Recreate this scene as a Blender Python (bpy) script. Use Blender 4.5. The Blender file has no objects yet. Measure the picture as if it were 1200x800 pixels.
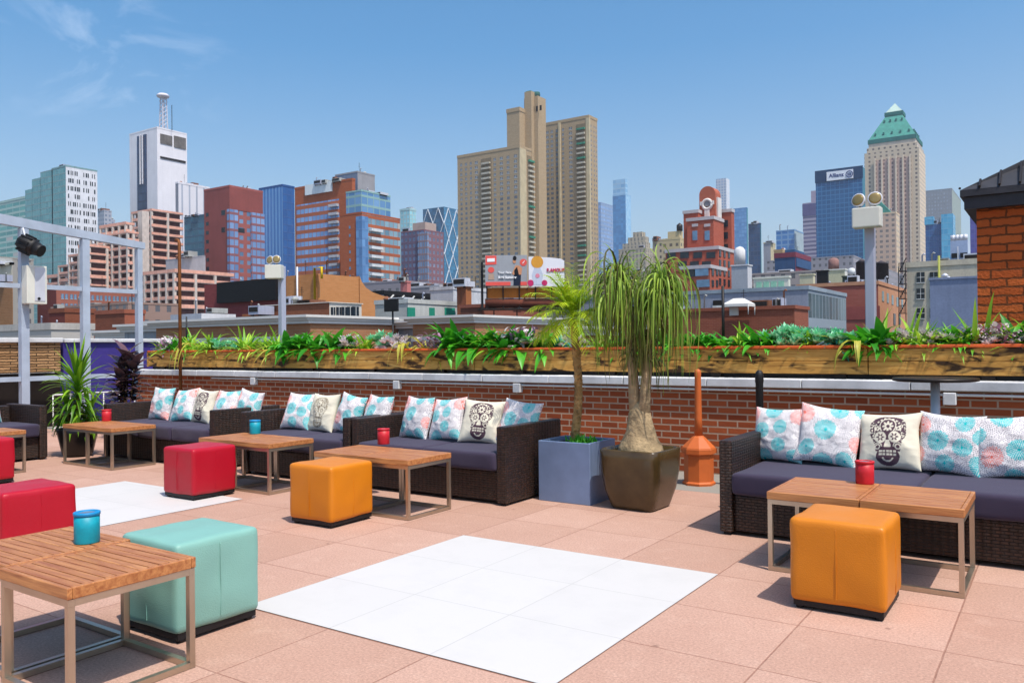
import bpy, bmesh, math, random
from math import sin, cos, pi, radians, sqrt, atan2
from mathutils import Vector, Matrix, noise
random.seed(7)
R = random
SC = bpy.context.scene
COL = SC.collection

# ------------------------------------------------------------------ camera
F, ROLL, PITCH, H, YAW = 958.0, -.010, .0045, 1.30, radians(34.1)
def ray(px, py):
    x = (px-600)/F; y = (py-400)/F
    c, s = cos(ROLL), sin(ROLL)
    x, y = c*x+s*y, -s*x+c*y
    cp, sp = cos(PITCH), sin(PITCH)
    Y = cp+y*sp; Z = sp-y*cp
    c, s = cos(YAW), sin(YAW)
    return Vector((c*x-s*Y, s*x+c*Y, Z))
EYE = Vector((0, 0, H))
def at_d(px, py, D): return EYE+ray(px, py)*D
def at_y(px, py, y): r = ray(px, py); return EYE+r*(y/r.y)
def at_x(px, py, x): r = ray(px, py); return EYE+r*(x/r.x)
def at_z(px, py, z): r = ray(px, py); return EYE+r*((z-H)/r.z)

cam = bpy.data.cameras.new('camera'); co = bpy.data.objects.new('camera', cam); COL.objects.link(co)
cam.sensor_width = 36; cam.lens = 36*F/1200; cam.clip_start = .05; cam.clip_end = 30000
R0 = Vector((cos(YAW), sin(YAW), 0)); U0 = Vector((sin(YAW)*sin(PITCH), -cos(YAW)*sin(PITCH), cos(PITCH)))
FW = Vector((-sin(YAW)*cos(PITCH), cos(YAW)*cos(PITCH), sin(PITCH)))
c_, s_ = cos(ROLL), sin(ROLL)
RR = R0*c_+U0*s_; UU = U0*c_-R0*s_
co.matrix_world = Matrix(((RR.x, UU.x, -FW.x, 0), (RR.y, UU.y, -FW.y, 0), (RR.z, UU.z, -FW.z, H), (0, 0, 0, 1)))
SC.camera = co

# ------------------------------------------------------------------ node materials
def lin(h):
    if isinstance(h, (tuple, list)): return (h[0], h[1], h[2], 1)
    h = h.lstrip('#'); v = [int(h[i:i+2], 16)/255 for i in (0, 2, 4)]
    return tuple(((c/12.92) if c <= .04045 else ((c+.055)/1.055)**2.4) for c in v)+(1,)
class NT:
    def __init__(s, name):
        s.m = bpy.data.materials.new(name); s.m.use_nodes = True
        s.t = s.m.node_tree; s.p = s.t.nodes['Principled BSDF']; s.out = s.t.nodes['Material Output']
    def n(s, ty, **k):
        nd = s.t.nodes.new(ty)
        for a, v in k.items():
            if a.startswith('_'): s.set(nd, a[1:], v)
            else: setattr(nd, a, v)
        return nd
    def set(s, nd, key, v):
        i = nd.inputs[int(key)] if key.isdigit() else nd.inputs[key.replace('_', ' ')]
        if isinstance(v, bpy.types.NodeSocket): s.t.links.new(v, i)
        else: i.default_value = v
    def math(s, op, a, b=None, c=None):
        nd = s.n('ShaderNodeMath', operation=op)
        for i, v in enumerate((a, b, c)):
            if v is not None: s.set(nd, str(i), v)
        return nd.outputs[0]
    def mix(s, f, a, b, blend='MIX'):
        nd = s.n('ShaderNodeMix', data_type='RGBA', blend_type=blend)
        s.set(nd, '0', f); s.set(nd, '6', a); s.set(nd, '7', b); return nd.outputs[2]
    def obj(s): return s.n('ShaderNodeTexCoord').outputs['Object']
    def noise(s, vec, scale, detail=4, rough=.6, out='Fac', dist=0):
        nd = s.n('ShaderNodeTexNoise', _Vector=vec, _Scale=scale, _Detail=detail, _Roughness=rough, _Distortion=dist); return nd.outputs[out]
    def ramp(s, f, stops):
        nd = s.n('ShaderNodeValToRGB'); s.set(nd, 'Fac', f); e = nd.color_ramp.elements
        while len(e) < len(stops): e.new(.5)
        for el, (p, c) in zip(e, stops): el.position = p; el.color = c if len(c) == 4 else (*c, 1)
        return nd.outputs['Color']
    def bump(s, h, strength=.3, dist=.01):
        s.set(s.p, 'Normal', s.n('ShaderNodeBump', _Strength=strength, _Distance=dist, _Height=h).outputs[0])
    def scale(s, vec, v):
        return s.n('ShaderNodeVectorMath', operation='MULTIPLY', _0=vec, _1=v).outputs[0]
    def uz(s, vec=None):
        sp = s.n('ShaderNodeSeparateXYZ', _0=vec or s.obj())
        u = s.math('ADD', sp.outputs[0], sp.outputs[1])
        return s.n('ShaderNodeCombineXYZ', _0=u, _1=sp.outputs[2]).outputs[0], u, sp.outputs[2]
    def base(s, c, rough=.7, metal=0, spec=.5):
        s.set(s.p, 'Base Color', c); s.set(s.p, 'Roughness', rough); s.set(s.p, 'Metallic', metal); s.set(s.p, 'Specular IOR Level', spec)

def mat(name, c, rough=.7, metal=0, spec=.4, var=.25, vs=3.0, bs=0, bump=0, bd=.004, streak=False):
    t = NT(name); o = t.obj(); c = lin(c)
    v = t.scale(o, (1, 1, .12)) if streak else o
    f = t.noise(v, vs, 5)
    d = tuple(x*(1-var) for x in c[:3])+(1,); l = tuple(min(1, x*(1+var*.6)) for x in c[:3])+(1,)
    t.base(t.ramp(f, [(.3, d), (.7, l)]), t.math('MULTIPLY_ADD', f, .2, rough-.1), metal, spec)
    if bump: t.bump(t.noise(o, bs, 3), bump, bd)
    return t.m

def brick(name, c1, c2, mortar, w=.21, h=.068, ms=.01, bump=.6, rough=.85, dirt=.3, offset=.5, distort=0):
    t = NT(name); vec, u, z = t.uz()
    if distort:
        nz = t.noise(t.obj(), 14, 3, out='Color')
        vec = t.n('ShaderNodeVectorMath', operation='MULTIPLY_ADD', _0=nz, _1=(distort, distort, 0), _2=vec).outputs[0]
    b = t.n('ShaderNodeTexBrick', offset=offset, _Vector=vec, _Color1=lin(c1), _Color2=lin(c2), _Mortar=lin(mortar), _Scale=1, _Mortar_Size=ms, _Mortar_Smooth=.2, _Bias=0, _Brick_Width=w, _Row_Height=h)
    n1 = t.noise(t.obj(), 1.3, 5); n2 = t.noise(t.obj(), 40, 3)
    c = t.mix(t.math('MULTIPLY', n1, dirt), b.outputs[0], (.03, .02, .015, 1), 'MIX')
    c = t.mix(t.math('MULTIPLY', n2, .35), c, (.5, .5, .5, 1), 'OVERLAY')
    t.base(c, rough, 0, .25)
    hgt = t.math('MULTIPLY_ADD', n2, .35, t.math('SUBTRACT', 1.0, b.outputs['Fac']))
    t.bump(hgt, bump, .012 if not distort else .03)
    return t.m

WALLOF = {}
def grid(name, wall, glass, bay, floor, wr, hr, glass2=None, grough=.12, wrough=.8, gspec=.6, lit=.0, metal=0., z0=.0, wall2=None):
    """a facade: bays by floors, glass in each, cells a little different from each other"""
    t = NT(name); vec, u, z = t.uz()
    ub = t.math('DIVIDE', u, bay); zb = t.math('DIVIDE', t.math('ADD', z, z0), floor)
    fu = t.math('ABSOLUTE', t.math('SUBTRACT', t.math('FRACT', ub), .5)); fz = t.math('ABSOLUTE', t.math('SUBTRACT', t.math('FRACT', zb), .5))
    m = t.math('MULTIPLY', t.math('LESS_THAN', fu, wr/2), t.math('LESS_THAN', fz, hr/2))
    cell = t.n('ShaderNodeCombineXYZ', _0=t.math('FLOOR', ub), _1=t.math('FLOOR', zb)).outputs[0]
    wn = t.n('ShaderNodeTexWhiteNoise', noise_dimensions='3D', _Vector=cell).outputs['Value']
    big = t.noise(t.obj(), .03, 3)
    g = lin(glass); g2 = lin(glass2) if glass2 else tuple(min(1, x*1.9+.02) for x in g[:3])+(1,)
    gc = t.mix(t.math('MULTIPLY', t.math('ADD', wn, big), .6), g, g2)
    if lit: gc = t.mix(t.math('GREATER_THAN', wn, 1-lit), gc, (.45, .43, .40, 1))
    w = lin(wall); w2 = lin(wall2) if wall2 else tuple(x*.8 for x in w[:3])+(1,)
    wc = t.mix(t.math('MULTIPLY_ADD', t.noise(t.obj(), .15, 5), .8, t.math('MULTIPLY', wn, .15)), w, w2)
    t.base(t.mix(m, wc, gc), t.math('MULTIPLY_ADD', m, grough-wrough, wrough), t.math('MULTIPLY', m, metal), gspec)
    t.bump(t.math('SUBTRACT', 1, m), .6, .25); WALLOF[t.m.name] = wall
    return t.m

def leafmat(name, c1, c2, rough=.45, trans=.25):
    t = NT(name); g = t.n('ShaderNodeNewGeometry')
    f = t.math('MULTIPLY_ADD', g.outputs['Random Per Island'], .8, t.math('MULTIPLY', t.noise(t.obj(), 9, 2), .35))
    c = t.mix(f, lin(c1), lin(c2))
    t.base(c, rough, 0, .35)
    tr = t.n('ShaderNodeBsdfTranslucent', _Color=c)
    mx = t.n('ShaderNodeMixShader', _0=trans); t.t.links.new(t.p.outputs[0], mx.inputs[1]); t.t.links.new(tr.outputs[0], mx.inputs[2])
    t.t.links.new(mx.outputs[0], t.out.inputs[0])
    return t.m

# ------------------------------------------------------------------ mesh builder
class MB:
    def __init__(s): s.b = bmesh.new()
    def box(s, x0, x1, y0, y1, z0, z1, bev=0, seg=2, mi=0):
        g = bmesh.ops.create_cube(s.b, size=1)['verts']
        for v in g: v.co = Vector(((x0+x1)/2+v.co.x*(x1-x0), (y0+y1)/2+v.co.y*(y1-y0), (z0+z1)/2+v.co.z*(z1-z0)))
        fs = {f for v in g for f in v.link_faces}
        for f in fs: f.material_index = mi
        if bev:
            es = {e for v in g for e in v.link_edges}
            bmesh.ops.bevel(s.b, geom=list(es), offset=bev, segments=seg, affect='EDGES', profile=.6)
        return s
    def poly(s, pts, mi=0):
        f = s.b.faces.new([s.b.verts.new(p) for p in pts]); f.material_index = mi; return s
    def prism(s, pts, d, mi=0):
        """polygon pts extruded by vector d"""
        d = Vector(d); a = [s.b.verts.new(Vector(p)) for p in pts]; c = [s.b.verts.new(Vector(p)+d) for p in pts]
        n = len(a); fs = [s.b.faces.new(a[::-1]), s.b.faces.new(c)]
        for i in range(n): fs.append(s.b.faces.new((a[i], a[(i+1) % n], c[(i+1) % n], c[i])))
        for f in fs: f.material_index = mi
        return s
    def tube(s, pts, r, n=8, mi=0, caps=True):
        pts = [Vector(p) for p in pts]; rs = r if isinstance(r, (list, tuple)) else [r]*len(pts); rings = []
        for i, p in enumerate(pts):
            t = (pts[min(i+1, len(pts)-1)]-pts[max(i-1, 0)]).normalized()
            a = t.orthogonal().normalized() if i == 0 else (a-t*a.dot(t)).normalized()
            b = t.cross(a)
            rings.append([s.b.verts.new(p+(a*cos(2*pi*k/n)+b*sin(2*pi*k/n))*rs[i]) for k in range(n)])
        for q, w in zip(rings, rings[1:]):
            for k in range(n):
                f = s.b.faces.new((q[k], q[(k+1) % n], w[(k+1) % n], w[k])); f.smooth = n > 5; f.material_index = mi
        if caps:
            s.b.faces.new(rings[0][::-1]).material_index = mi; s.b.faces.new(rings[-1]).material_index = mi
        return s
    def lathe(s, prof, n=24, c=(0, 0, 0), rot=0, mi=0, smooth=True):
        c = Vector(c); rings = []
        for r, z in prof:
            rings.append([s.b.verts.new(c+Vector((r*cos(rot+2*pi*k/n), r*sin(rot+2*pi*k/n), z))) for k in range(n)])
        for q, w in zip(rings, rings[1:]):
            for k in range(n):
                f = s.b.faces.new((q[k], q[(k+1) % n], w[(k+1) % n], w[k])); f.smooth = smooth; f.material_index = mi
        s.b.faces.new(rings[0][::-1]).material_index = mi; s.b.faces.new(rings[-1]).material_index = mi
        return s
    def blade(s, p, d, L, w, droop=1.0, seg=6, fold=.25, side=None, tip=.12, mi=0, curl=0):
        """a leaf: a folded strip from p heading d, gravity bending it down"""
        p = Vector(p); d = Vector(d).normalized()
        side = (side or d.cross(Vector((0, 0, 1)))); side = side.normalized() if side.length > 1e-4 else Vector((1, 0, 0))
        st = L/seg; prev = None
        for i in range(seg+1):
            t = i/seg; ww = w*(sin(pi*min(1, .12+.88*t)**.75)*(1-tip)+tip*(1-t))*.5
            up = side.cross(d).normalized()
            row = [s.b.verts.new(p-side*ww+up*ww*fold), s.b.verts.new(p), s.b.verts.new(p+side*ww+up*ww*fold)]
            if prev:
                for k in (0, 1):
                    f = s.b.faces.new((prev[k], prev[k+1], row[k+1], row[k])); f.smooth = True; f.material_index = mi
            prev = row; p = p+d*st
            d = (d+Vector((0, 0, -1))*droop*st/L*1.6+side*curl*st/L).normalized()
        return s
    def build(s, name, m=None, parent=None, loc=(0, 0, 0), rz=0, smooth=False):
        me = bpy.data.meshes.new(name); bmesh.ops.recalc_face_normals(s.b, faces=s.b.faces) if not getattr(s, 'raw', 0) else None
        s.b.to_mesh(me); s.b.free()
        for x in (m if isinstance(m, (list, tuple)) else [m]): me.materials.append(x)
        if smooth:
            for p in me.polygons: p.use_smooth = True
        o = bpy.data.objects.new(name, me); COL.objects.link(o); o.location = loc; o.rotation_euler.z = rz
        if parent: o.parent = parent
        return o
def tag(o, label=None, cat=None, group=None, kind=None):
    if label: o['label'] = label
    if cat: o['category'] = cat
    if group: o['group'] = group
    if kind: o['kind'] = kind
    return o
def thing(name, label, cat, loc=(0, 0, 0), rz=0, group=None):
    o = bpy.data.objects.new(name, None); COL.objects.link(o); o.location = loc; o.rotation_euler.z = rz; o.empty_display_size = .1
    return tag(o, label, cat, group)
def copy_tree(o, parent=None):
    c = o.copy(); COL.objects.link(c)
    if parent: c.parent = parent
    for ch in [x for x in COL.objects if x.parent == o]: copy_tree(ch, c)
    return c
def struct(mb, name, m): o = mb.build(name, m); o['kind'] = 'structure'; return o
def smooth_angle(o, deg=40):
    for p in o.data.polygons: p.use_smooth = True
    try: o.data.set_sharp_from_angle(angle=radians(deg))
    except Exception: pass
    return o

# ------------------------------------------------------------------ materials of the terrace
def tile_mat():
    t = NT('terrace paver'); o = t.obj(); sp = t.n('ShaderNodeSeparateXYZ', _0=o)
    v = t.n('ShaderNodeCombineXYZ', _0=t.math('ADD', sp.outputs[0], 3.43+60), _1=t.math('ADD', sp.outputs[1], -4.45+60)).outputs[0]
    v = t.n('ShaderNodeVectorMath', operation='MULTIPLY_ADD', _0=t.noise(o, 9, 4, out='Color'), _1=(.006, .006, 0), _2=v).outputs[0]
    b = t.n('ShaderNodeTexBrick', offset=0, _Vector=v, _Color1=lin('#b99685'), _Color2=lin('#ad8977'), _Mortar=lin('#946f5f'), _Scale=1, _Mortar_Size=.005, _Mortar_Smooth=.5, _Bias=0, _Brick_Width=.6, _Row_Height=.6)
    n1 = t.noise(o, 1.1, 6, .65); n2 = t.noise(o, 85, 4, .85); n3 = t.noise(o, 7, 5, .7)
    c = t.mix(t.ramp(n1, [(.45, (0, 0, 0)), (.80, (.28, .28, .28))]), b.outputs[0], lin('#946a57'))
    c = t.mix(t.ramp(n3, [(.52, (0, 0, 0)), (.80, (.22, .22, .22))]), c, lin('#d8bba8'))
    c = t.mix(.6, c, t.ramp(n2, [(.32, (.25, .25, .25)), (.68, (.75, .75, .75))]), 'OVERLAY')
    st = t.n('ShaderNodeTexVoronoi', _Vector=o, _Scale=2.3, _Randomness=1).outputs['Distance']
    c = t.mix(t.ramp(st, [(.018, (.5, .5, .5)), (.04, (0, 0, 0))]), c, lin('#5d4238'))
    t.base(c, .85, 0, .25)
    t.bump(t.math('MULTIPLY_ADD', n2, .5, t.math('SUBTRACT', 1, b.outputs['Fac'])), .35, .006)
    return t.m
M_tile = tile_mat()
M_grey = brick('pale stone paver', '#c9c5bb', '#bdb8ae', '#8f8b82', .6, .6, .006, .2, .85, .15, 0)
def white_mat():
    t = NT('white floor paint'); o = t.obj(); sp = t.n('ShaderNodeSeparateXYZ', _0=o)
    v = t.n('ShaderNodeCombineXYZ', _0=t.math('ADD', sp.outputs[0], 3.43+60), _1=t.math('ADD', sp.outputs[1], -4.45+60)).outputs[0]
    b = t.n('ShaderNodeTexBrick', offset=0, _Vector=v, _Color1=(.565, .55, .53, 1), _Color2=(.55, .535, .515, 1), _Mortar=(.45, .44, .42, 1), _Scale=1, _Mortar_Size=.004, _Mortar_Smooth=.5, _Bias=0, _Brick_Width=.6, _Row_Height=.6)
    n = t.noise(o, 3, 6, .7); n2 = t.noise(o, 120, 2)
    c = t.mix(t.ramp(n, [(.48, (0, 0, 0)), (.75, (.35, .35, .35))]), b.outputs[0], (.46, .45, .435, 1))
    t.base(c, .6, 0, .35); t.bump(t.math('MULTIPLY_ADD', n2, .4, t.math('SUBTRACT', 1, b.outputs['Fac'])), .2, .004)
    return t.m
M_white = white_mat()
M_brick = brick('red brick', '#b05830', '#8c4022', '#b99a82', .2, .0667, .0085, .7, .85, .22)
def wicker():
    t = NT('brown wicker'); vec, u, z = t.uz()
    b = t.n('ShaderNodeTexBrick', offset=.5, _Vector=vec, _Color1=lin('#432a1d'), _Color2=lin('#20130b'), _Mortar=lin('#0a0604'), _Scale=1, _Mortar_Size=.0042, _Mortar_Smooth=.9, _Bias=-.1, _Brick_Width=.044, _Row_Height=.0195)
    wv = t.math('SINE', t.math('MULTIPLY', u, 2*pi/.044))
    t.base(t.mix(t.math('MULTIPLY_ADD', wv, .25, .3), b.outputs[0], lin('#1d100a')), .42, 0, .5)
    t.bump(t.math('MULTIPLY_ADD', wv, .25, t.math('SUBTRACT', 1, b.outputs['Fac'])), .9, .006)
    return t.m
M_wicker = wicker()
def fabric(name, c, sc=900):
    t = NT(name); o = t.obj(); c = lin(c); n = t.noise(o, 6, 4); n2 = t.noise(o, 260, 2)
    t.base(t.mix(t.math('MULTIPLY', n, .5), c, tuple(x*.72 for x in c[:3])+(1,)), .9, 0, .15)
    t.set(t.p, 'Sheen Weight', .15); t.bump(t.math('MULTIPLY_ADD', n, 2.5, n2), .25, .006); return t.m
M_cushion = fabric('slate purple cushion cloth', '#3d3649')
def attr_cloth(name):
    t = NT(name); a = t.n('ShaderNodeAttribute', attribute_name='print'); n2 = t.noise(t.obj(), 300, 2); n = t.noise(t.obj(), 7, 3)
    t.base(a.outputs['Color'], .85, 0, .15); t.bump(t.math('MULTIPLY_ADD', n, 1.0, n2), .2, .005); return t.m
M_print = attr_cloth('printed pillow cloth')
def leather(name, c):
    t = NT(name); o = t.obj(); c = lin(c); n = t.noise(o, 3.5, 5); v = t.n('ShaderNodeTexVoronoi', _Vector=o, _Scale=170).outputs['Distance']
    t.base(t.mix(t.math('MULTIPLY', n, .55), c, tuple(x*.74 for x in c[:3])+(1,)), t.math('MULTIPLY_ADD', n, .25, .3), 0, .45)
    t.bump(t.math('MULTIPLY_ADD', n, 4.0, v), .18, .004); return t.m
M_red, M_yel, M_teal = leather('red vinyl', '#b00422'), leather('mustard vinyl', '#cf7b0a'), leather('seafoam vinyl', '#7fb0a4')
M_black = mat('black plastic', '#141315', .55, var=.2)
def tablewood(name, c1, c2):
    t = NT(name); o = t.obj(); g = t.n('ShaderNodeNewGeometry').outputs['Random Per Island']
    v = t.n('ShaderNodeVectorMath', operation='ADD', _0=t.scale(o, (2.2, 26, 26)), _1=t.n('ShaderNodeCombineXYZ', _0=t.math('MULTIPLY', g, 50), _1=t.math('MULTIPLY', g, 31)).outputs[0]).outputs[0]
    n = t.noise(v, 1.6, 6, .65, dist=.6)
    c = t.mix(t.ramp(n, [(.35, (0, 0, 0)), (.68, (1, 1, 1))]), lin(c1), lin(c2))
    c = t.mix(t.math('MULTIPLY_ADD', g, .5, -.1), c, lin('#8c4a26'))
    t.base(c, .42, 0, .4); t.bump(n, .15, .002); return t.m
M_wood = tablewood('oiled teak', '#965a34', '#cc9058')
M_steel = mat('brushed steel', '#b9ab98', .32, .85, .5, .15, 5, streak=True)
M_tin_teal = mat('turquoise tin', '#0b97ab', .5, 0, .4, .25, 14, 60, .2, .002)
M_tin_red = mat('red tin', '#c2202c', .5, 0, .4, .25, 14, 60, .2, .002)
M_wax = mat('grey wax', '#6c7684', .5)
M_tin_hi = mat('turquoise rim', '#1787c0', .45)
def plankwood():
    t = NT('stained cedar'); o = t.obj(); g = t.n('ShaderNodeNewGeometry').outputs['Random Per Island']
    off = t.n('ShaderNodeCombineXYZ', _0=t.math('MULTIPLY', g, 77), _2=t.math('MULTIPLY', g, 13)).outputs[0]
    v = t.n('ShaderNodeVectorMath', operation='ADD', _0=t.scale(o, (1.6, 14, 14)), _1=off).outputs[0]
    n = t.noise(v, 1.5, 7, .65, dist=1.2); k = t.noise(t.n('ShaderNodeVectorMath', operation='ADD', _0=t.scale(o, (2.6, 5, 8)), _1=off).outputs[0], 1.5, 3, .5, dist=.6)
    c = t.ramp(n, [(.25, lin('#8a5c28')), (.5, lin('#c08c42')), (.75, lin('#dcb064'))])
    c = t.mix(t.ramp(k, [(.52, (0, 0, 0)), (.64, (.95, .95, .95))]), c, lin('#2a1608'))
    t.base(c, .6, 0, .3); t.bump(n, .3, .004); return t.m
M_plank = plankwood()
M_orange_trim = mat('orange stained board', '#e0642a', .55, var=.25, vs=6)
M_coping = mat('pale limestone coping', '#d0d1d2', .8, var=.25, vs=3, bs=40, bump=.2)
M_conduit = mat('white conduit', '#d5d5d2', .5, var=.1)
M_frame = mat('blue grey painted steel', '#aab6c6', .4, 0, .45, .18, 3)
M_lightgrey = mat('pale grey painted metal', '#c9ccd4', .45, .1, .5, .12, 4)
M_polegrey = mat('lilac grey pole paint', '#a9aec0', .45, 0, .5, .15, 3, streak=True)
M_rust = mat('rusty brown steel', '#7c4a22', .6, .3, .4, .35, 8)
M_terra = mat('terracotta plastic', '#c2622c', .55, 0, .35, .15, 5)
M_dark = mat('dark bronze metal', '#2b2420', .4, .4)
M_zinc = mat('blue grey zinc', '#7488a8', .5, .15, .45, .2, 3, 20, .1)
M_pot = mat('olive brown glazed clay', '#4a3b22', .22, 0, .5, .4, 5, 9, .2, .004)
M_soil = mat('dark soil', '#2b211a', .95, var=.5, vs=30, bs=60, bump=1, bd=.02)
M_pebble = mat('pale pebbles', '#b3a48e', .8, var=.3, vs=20)
M_cream = mat('cream enamel', '#d8d8cc', .4, var=.08)
M_lens = mat('amber lamp lens', '#94804f', .15, .3, .6, .2)
M_roof = mat('dark roof slate', '#33343a', .6, .2, .4, .3, 9)
M_pottery_black = mat('black glazed pot', '#120f10', .3)

# ------------------------------------------------------------------ terrace
WY = 7.87
XL, XR = -14.3, 6.0
struct(MB().box(XL, XR, -5, 6.85, -.3, 0), 'terrace_floor', M_tile)
struct(MB().box(XL, XR, 6.85, 8.5, -.3, -.004), 'gravel_margin_floor', M_grey)
for i, (x0, y0) in enumerate(((-3.43, 2.65), (-7.67, 2.72))):
    q = MB(); q.poly([(x0, y0, .004), (x0+1.8, y0, .004), (x0+1.8, y0+1.8, .004), (x0, y0+1.8, .004)])
    struct(q, 'white_painted_floor', M_white)
# the parapet wall
w = thing('parapet_wall', 'red brick parapet wall with pale stone coping behind the wicker sofas', 'wall', (0, 0, 0))
MB().box(-13.0, XR, WY, WY+.5, -.3, .87).build('brickwork', M_brick, w)
cp = MB(); x = -13.08; k = 0
while x < XR:
    x1 = min(XR, x+.92); dz = R.uniform(-.002, .002)
    cp.box(x+.003, x1-.003, WY-.06, WY+.56, .873+dz, .955+dz, .006, 1); x = x1
cp.build('coping', M_coping, w)
cd = thing('conduit', 'thin white electrical conduit with grey junction boxes under the coping', 'conduit', (0, WY-.03, .84))
MB().tube([(-10.9, 0, 0), (XR, 0, 0)], .012, 8).build('pipe', M_conduit, cd)
for px in (298, 466, 607, 1113):
    p = at_y(px, 452, WY-.03)
    MB().box(p.x-.05, p.x+.05, -.04, .03, -.085, .02, .006, 1).build('junction_box', M_coping, cd)
# timber planter on the coping
pl = thing('timber_planter', 'long knotty timber planter box with an orange top board on the brick wall', 'planter')
x = -12.9; j = 0
while x < XR:
    L = R.choice((2.1, 2.4, 2.4)); x1 = min(x+L, XR)
    b = MB()
    for z0, z1 in ((1.0, 1.118), (1.122, 1.238)):
        b.box(x+.004, x1-.004, 8.03+R.uniform(-.004, .004), 8.07, z0, z1, .004, 1)
    b.build('front_board', M_plank, pl); x = x1
MB().box(-12.9, XR, 8.015, 8.09, 1.241, 1.268, .004, 1).build('top_board', M_orange_trim, pl)
MB().box(-12.9, XR, 8.35, 8.39, 1.0, 1.26).build('back_board', M_plank, pl)
MB().box(-12.94, -12.9, 8.03, 8.39, 1.0, 1.265).build('end_board', M_plank, pl)
MB().box(-12.88, XR, 8.10, 8.34, .957, .998).build('shadow_gap_block', M_black, pl)  # black block in place of shade, closes the gap under the boards
MB().box(-12.89, XR, 8.09, 8.35, 1.0, 1.21).build('soil', M_soil, pl)
x = -12.6
while x < XR: MB().box(x, x+.1, 8.06, 8.3, .957, 1.0).build('foot', M_dark, pl); x += 1.2
# ------------------------------------------------------------------ furniture
def rounded(hx, hy, hz, r, n=12, bulge=0, wr=0, seed=0):
    """a cushion-like rounded block, centred"""
    bm = bmesh.new(); bmesh.ops.create_cube(bm, size=2); bmesh.ops.subdivide_edges(bm, edges=bm.edges[:], cuts=n, use_grid_fill=True)
    hh = Vector((hx, hy, hz))
    for v in bm.verts:
        q = v.co.copy(); p = Vector((q.x*hx, q.y*hy, q.z*hz))
        # denser rows near the edges
        p = Vector([copysign(h*(1-(1-abs(c))**1.6), c) for h, c in zip(hh, q)])
        inn = Vector([max(-h+r, min(h-r, c)) for h, c in zip(hh, p)]); d = p-inn
        if d.length > 1e-9: p = inn+d.normalized()*r
        a = [1-(c/h)**2 for h, c in zip(hh, p)]
        for i in range(3):
            j, k = (i+1) % 3, (i+2) % 3
            if abs(q[i]) > .999: p[i] += copysign(bulge*max(0, a[j])*max(0, a[k]), q[i])
        if wr: p += p.normalized()*wr*noise.noise(p*7+Vector((seed, 0, 0)))
        v.co = p
    for f in bm.faces: f.smooth = True
    return bm
from math import copysign
def mb_from(bm, off=(0, 0, 0)):
    m = MB(); m.b.free(); m.b = bm; bmesh.ops.translate(bm, verts=bm.verts, vec=off); return m

def ottoman(name_mat):
    o = thing('ottoman', 'x', 'ottoman', group='vinyl cube ottomans')
    c = mb_from(rounded(.218, .222, .2, .026, 16, .006, .0075, R.random()*50), (0, 0, .24))
    # stitched seams: down the middle of each side and round the top
    s = .2262
    for a in (0, 1, 2, 3):
        ca, sa = round(cos(a*pi/2)), round(sin(a*pi/2)); e = .2242 if a % 2 == 0 else .2282
        c.tube([(ca*e, sa*e, .075), (ca*(e+.002), sa*(e+.002), .24), (ca*(e-.002), sa*(e-.002), .40), (ca*(e-.02), sa*(e-.02), .4355)], .0022, 5)
    c.build('cover', name_mat, o, smooth=False)
    MB().box(-.205, .205, -.208, .208, .015, .045).build('plinth', M_black, o)
    for sx in (-1, 1):
        for sy in (-1, 1): MB().lathe([(.02, 0), (.022, .016)], 10, (sx*.18, sy*.18, 0)).build('foot', M_black, o)
    return o
def ott_at(o, x0, y0, rz, label):
    o.location = (x0+.22, y0+.225, .002); o.rotation_euler.z = rz; o['label'] = label
ot = ottoman(M_teal); ott_at(ot, -3.665, 2.13, 0, 'seafoam green vinyl cube ottoman beside the near wooden table with the turquoise tin')
oy = ottoman(M_yel); ott_at(oy, -4.785, 4.09, .02, 'mustard yellow cube ottoman in front of the middle table with the red tin')
ott_at(copy_tree(oy), -1.135, 4.08, .0, 'mustard yellow cube ottoman before the table at the right sofa, near the white paint')
orr = ottoman(M_red); ott_at(orr, -6.575, 4.215, .0, 'red cube ottoman standing alone on the edge of the smaller white paint patch')
ott_at(copy_tree(orr), -9.0, 3.47, 0, 'red cube ottoman behind another red one, by the table at the far left sofa')
ott_at(copy_tree(orr), -5.70, 2.33, -.01, 'dark red cube ottoman just behind the near wooden table')

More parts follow.
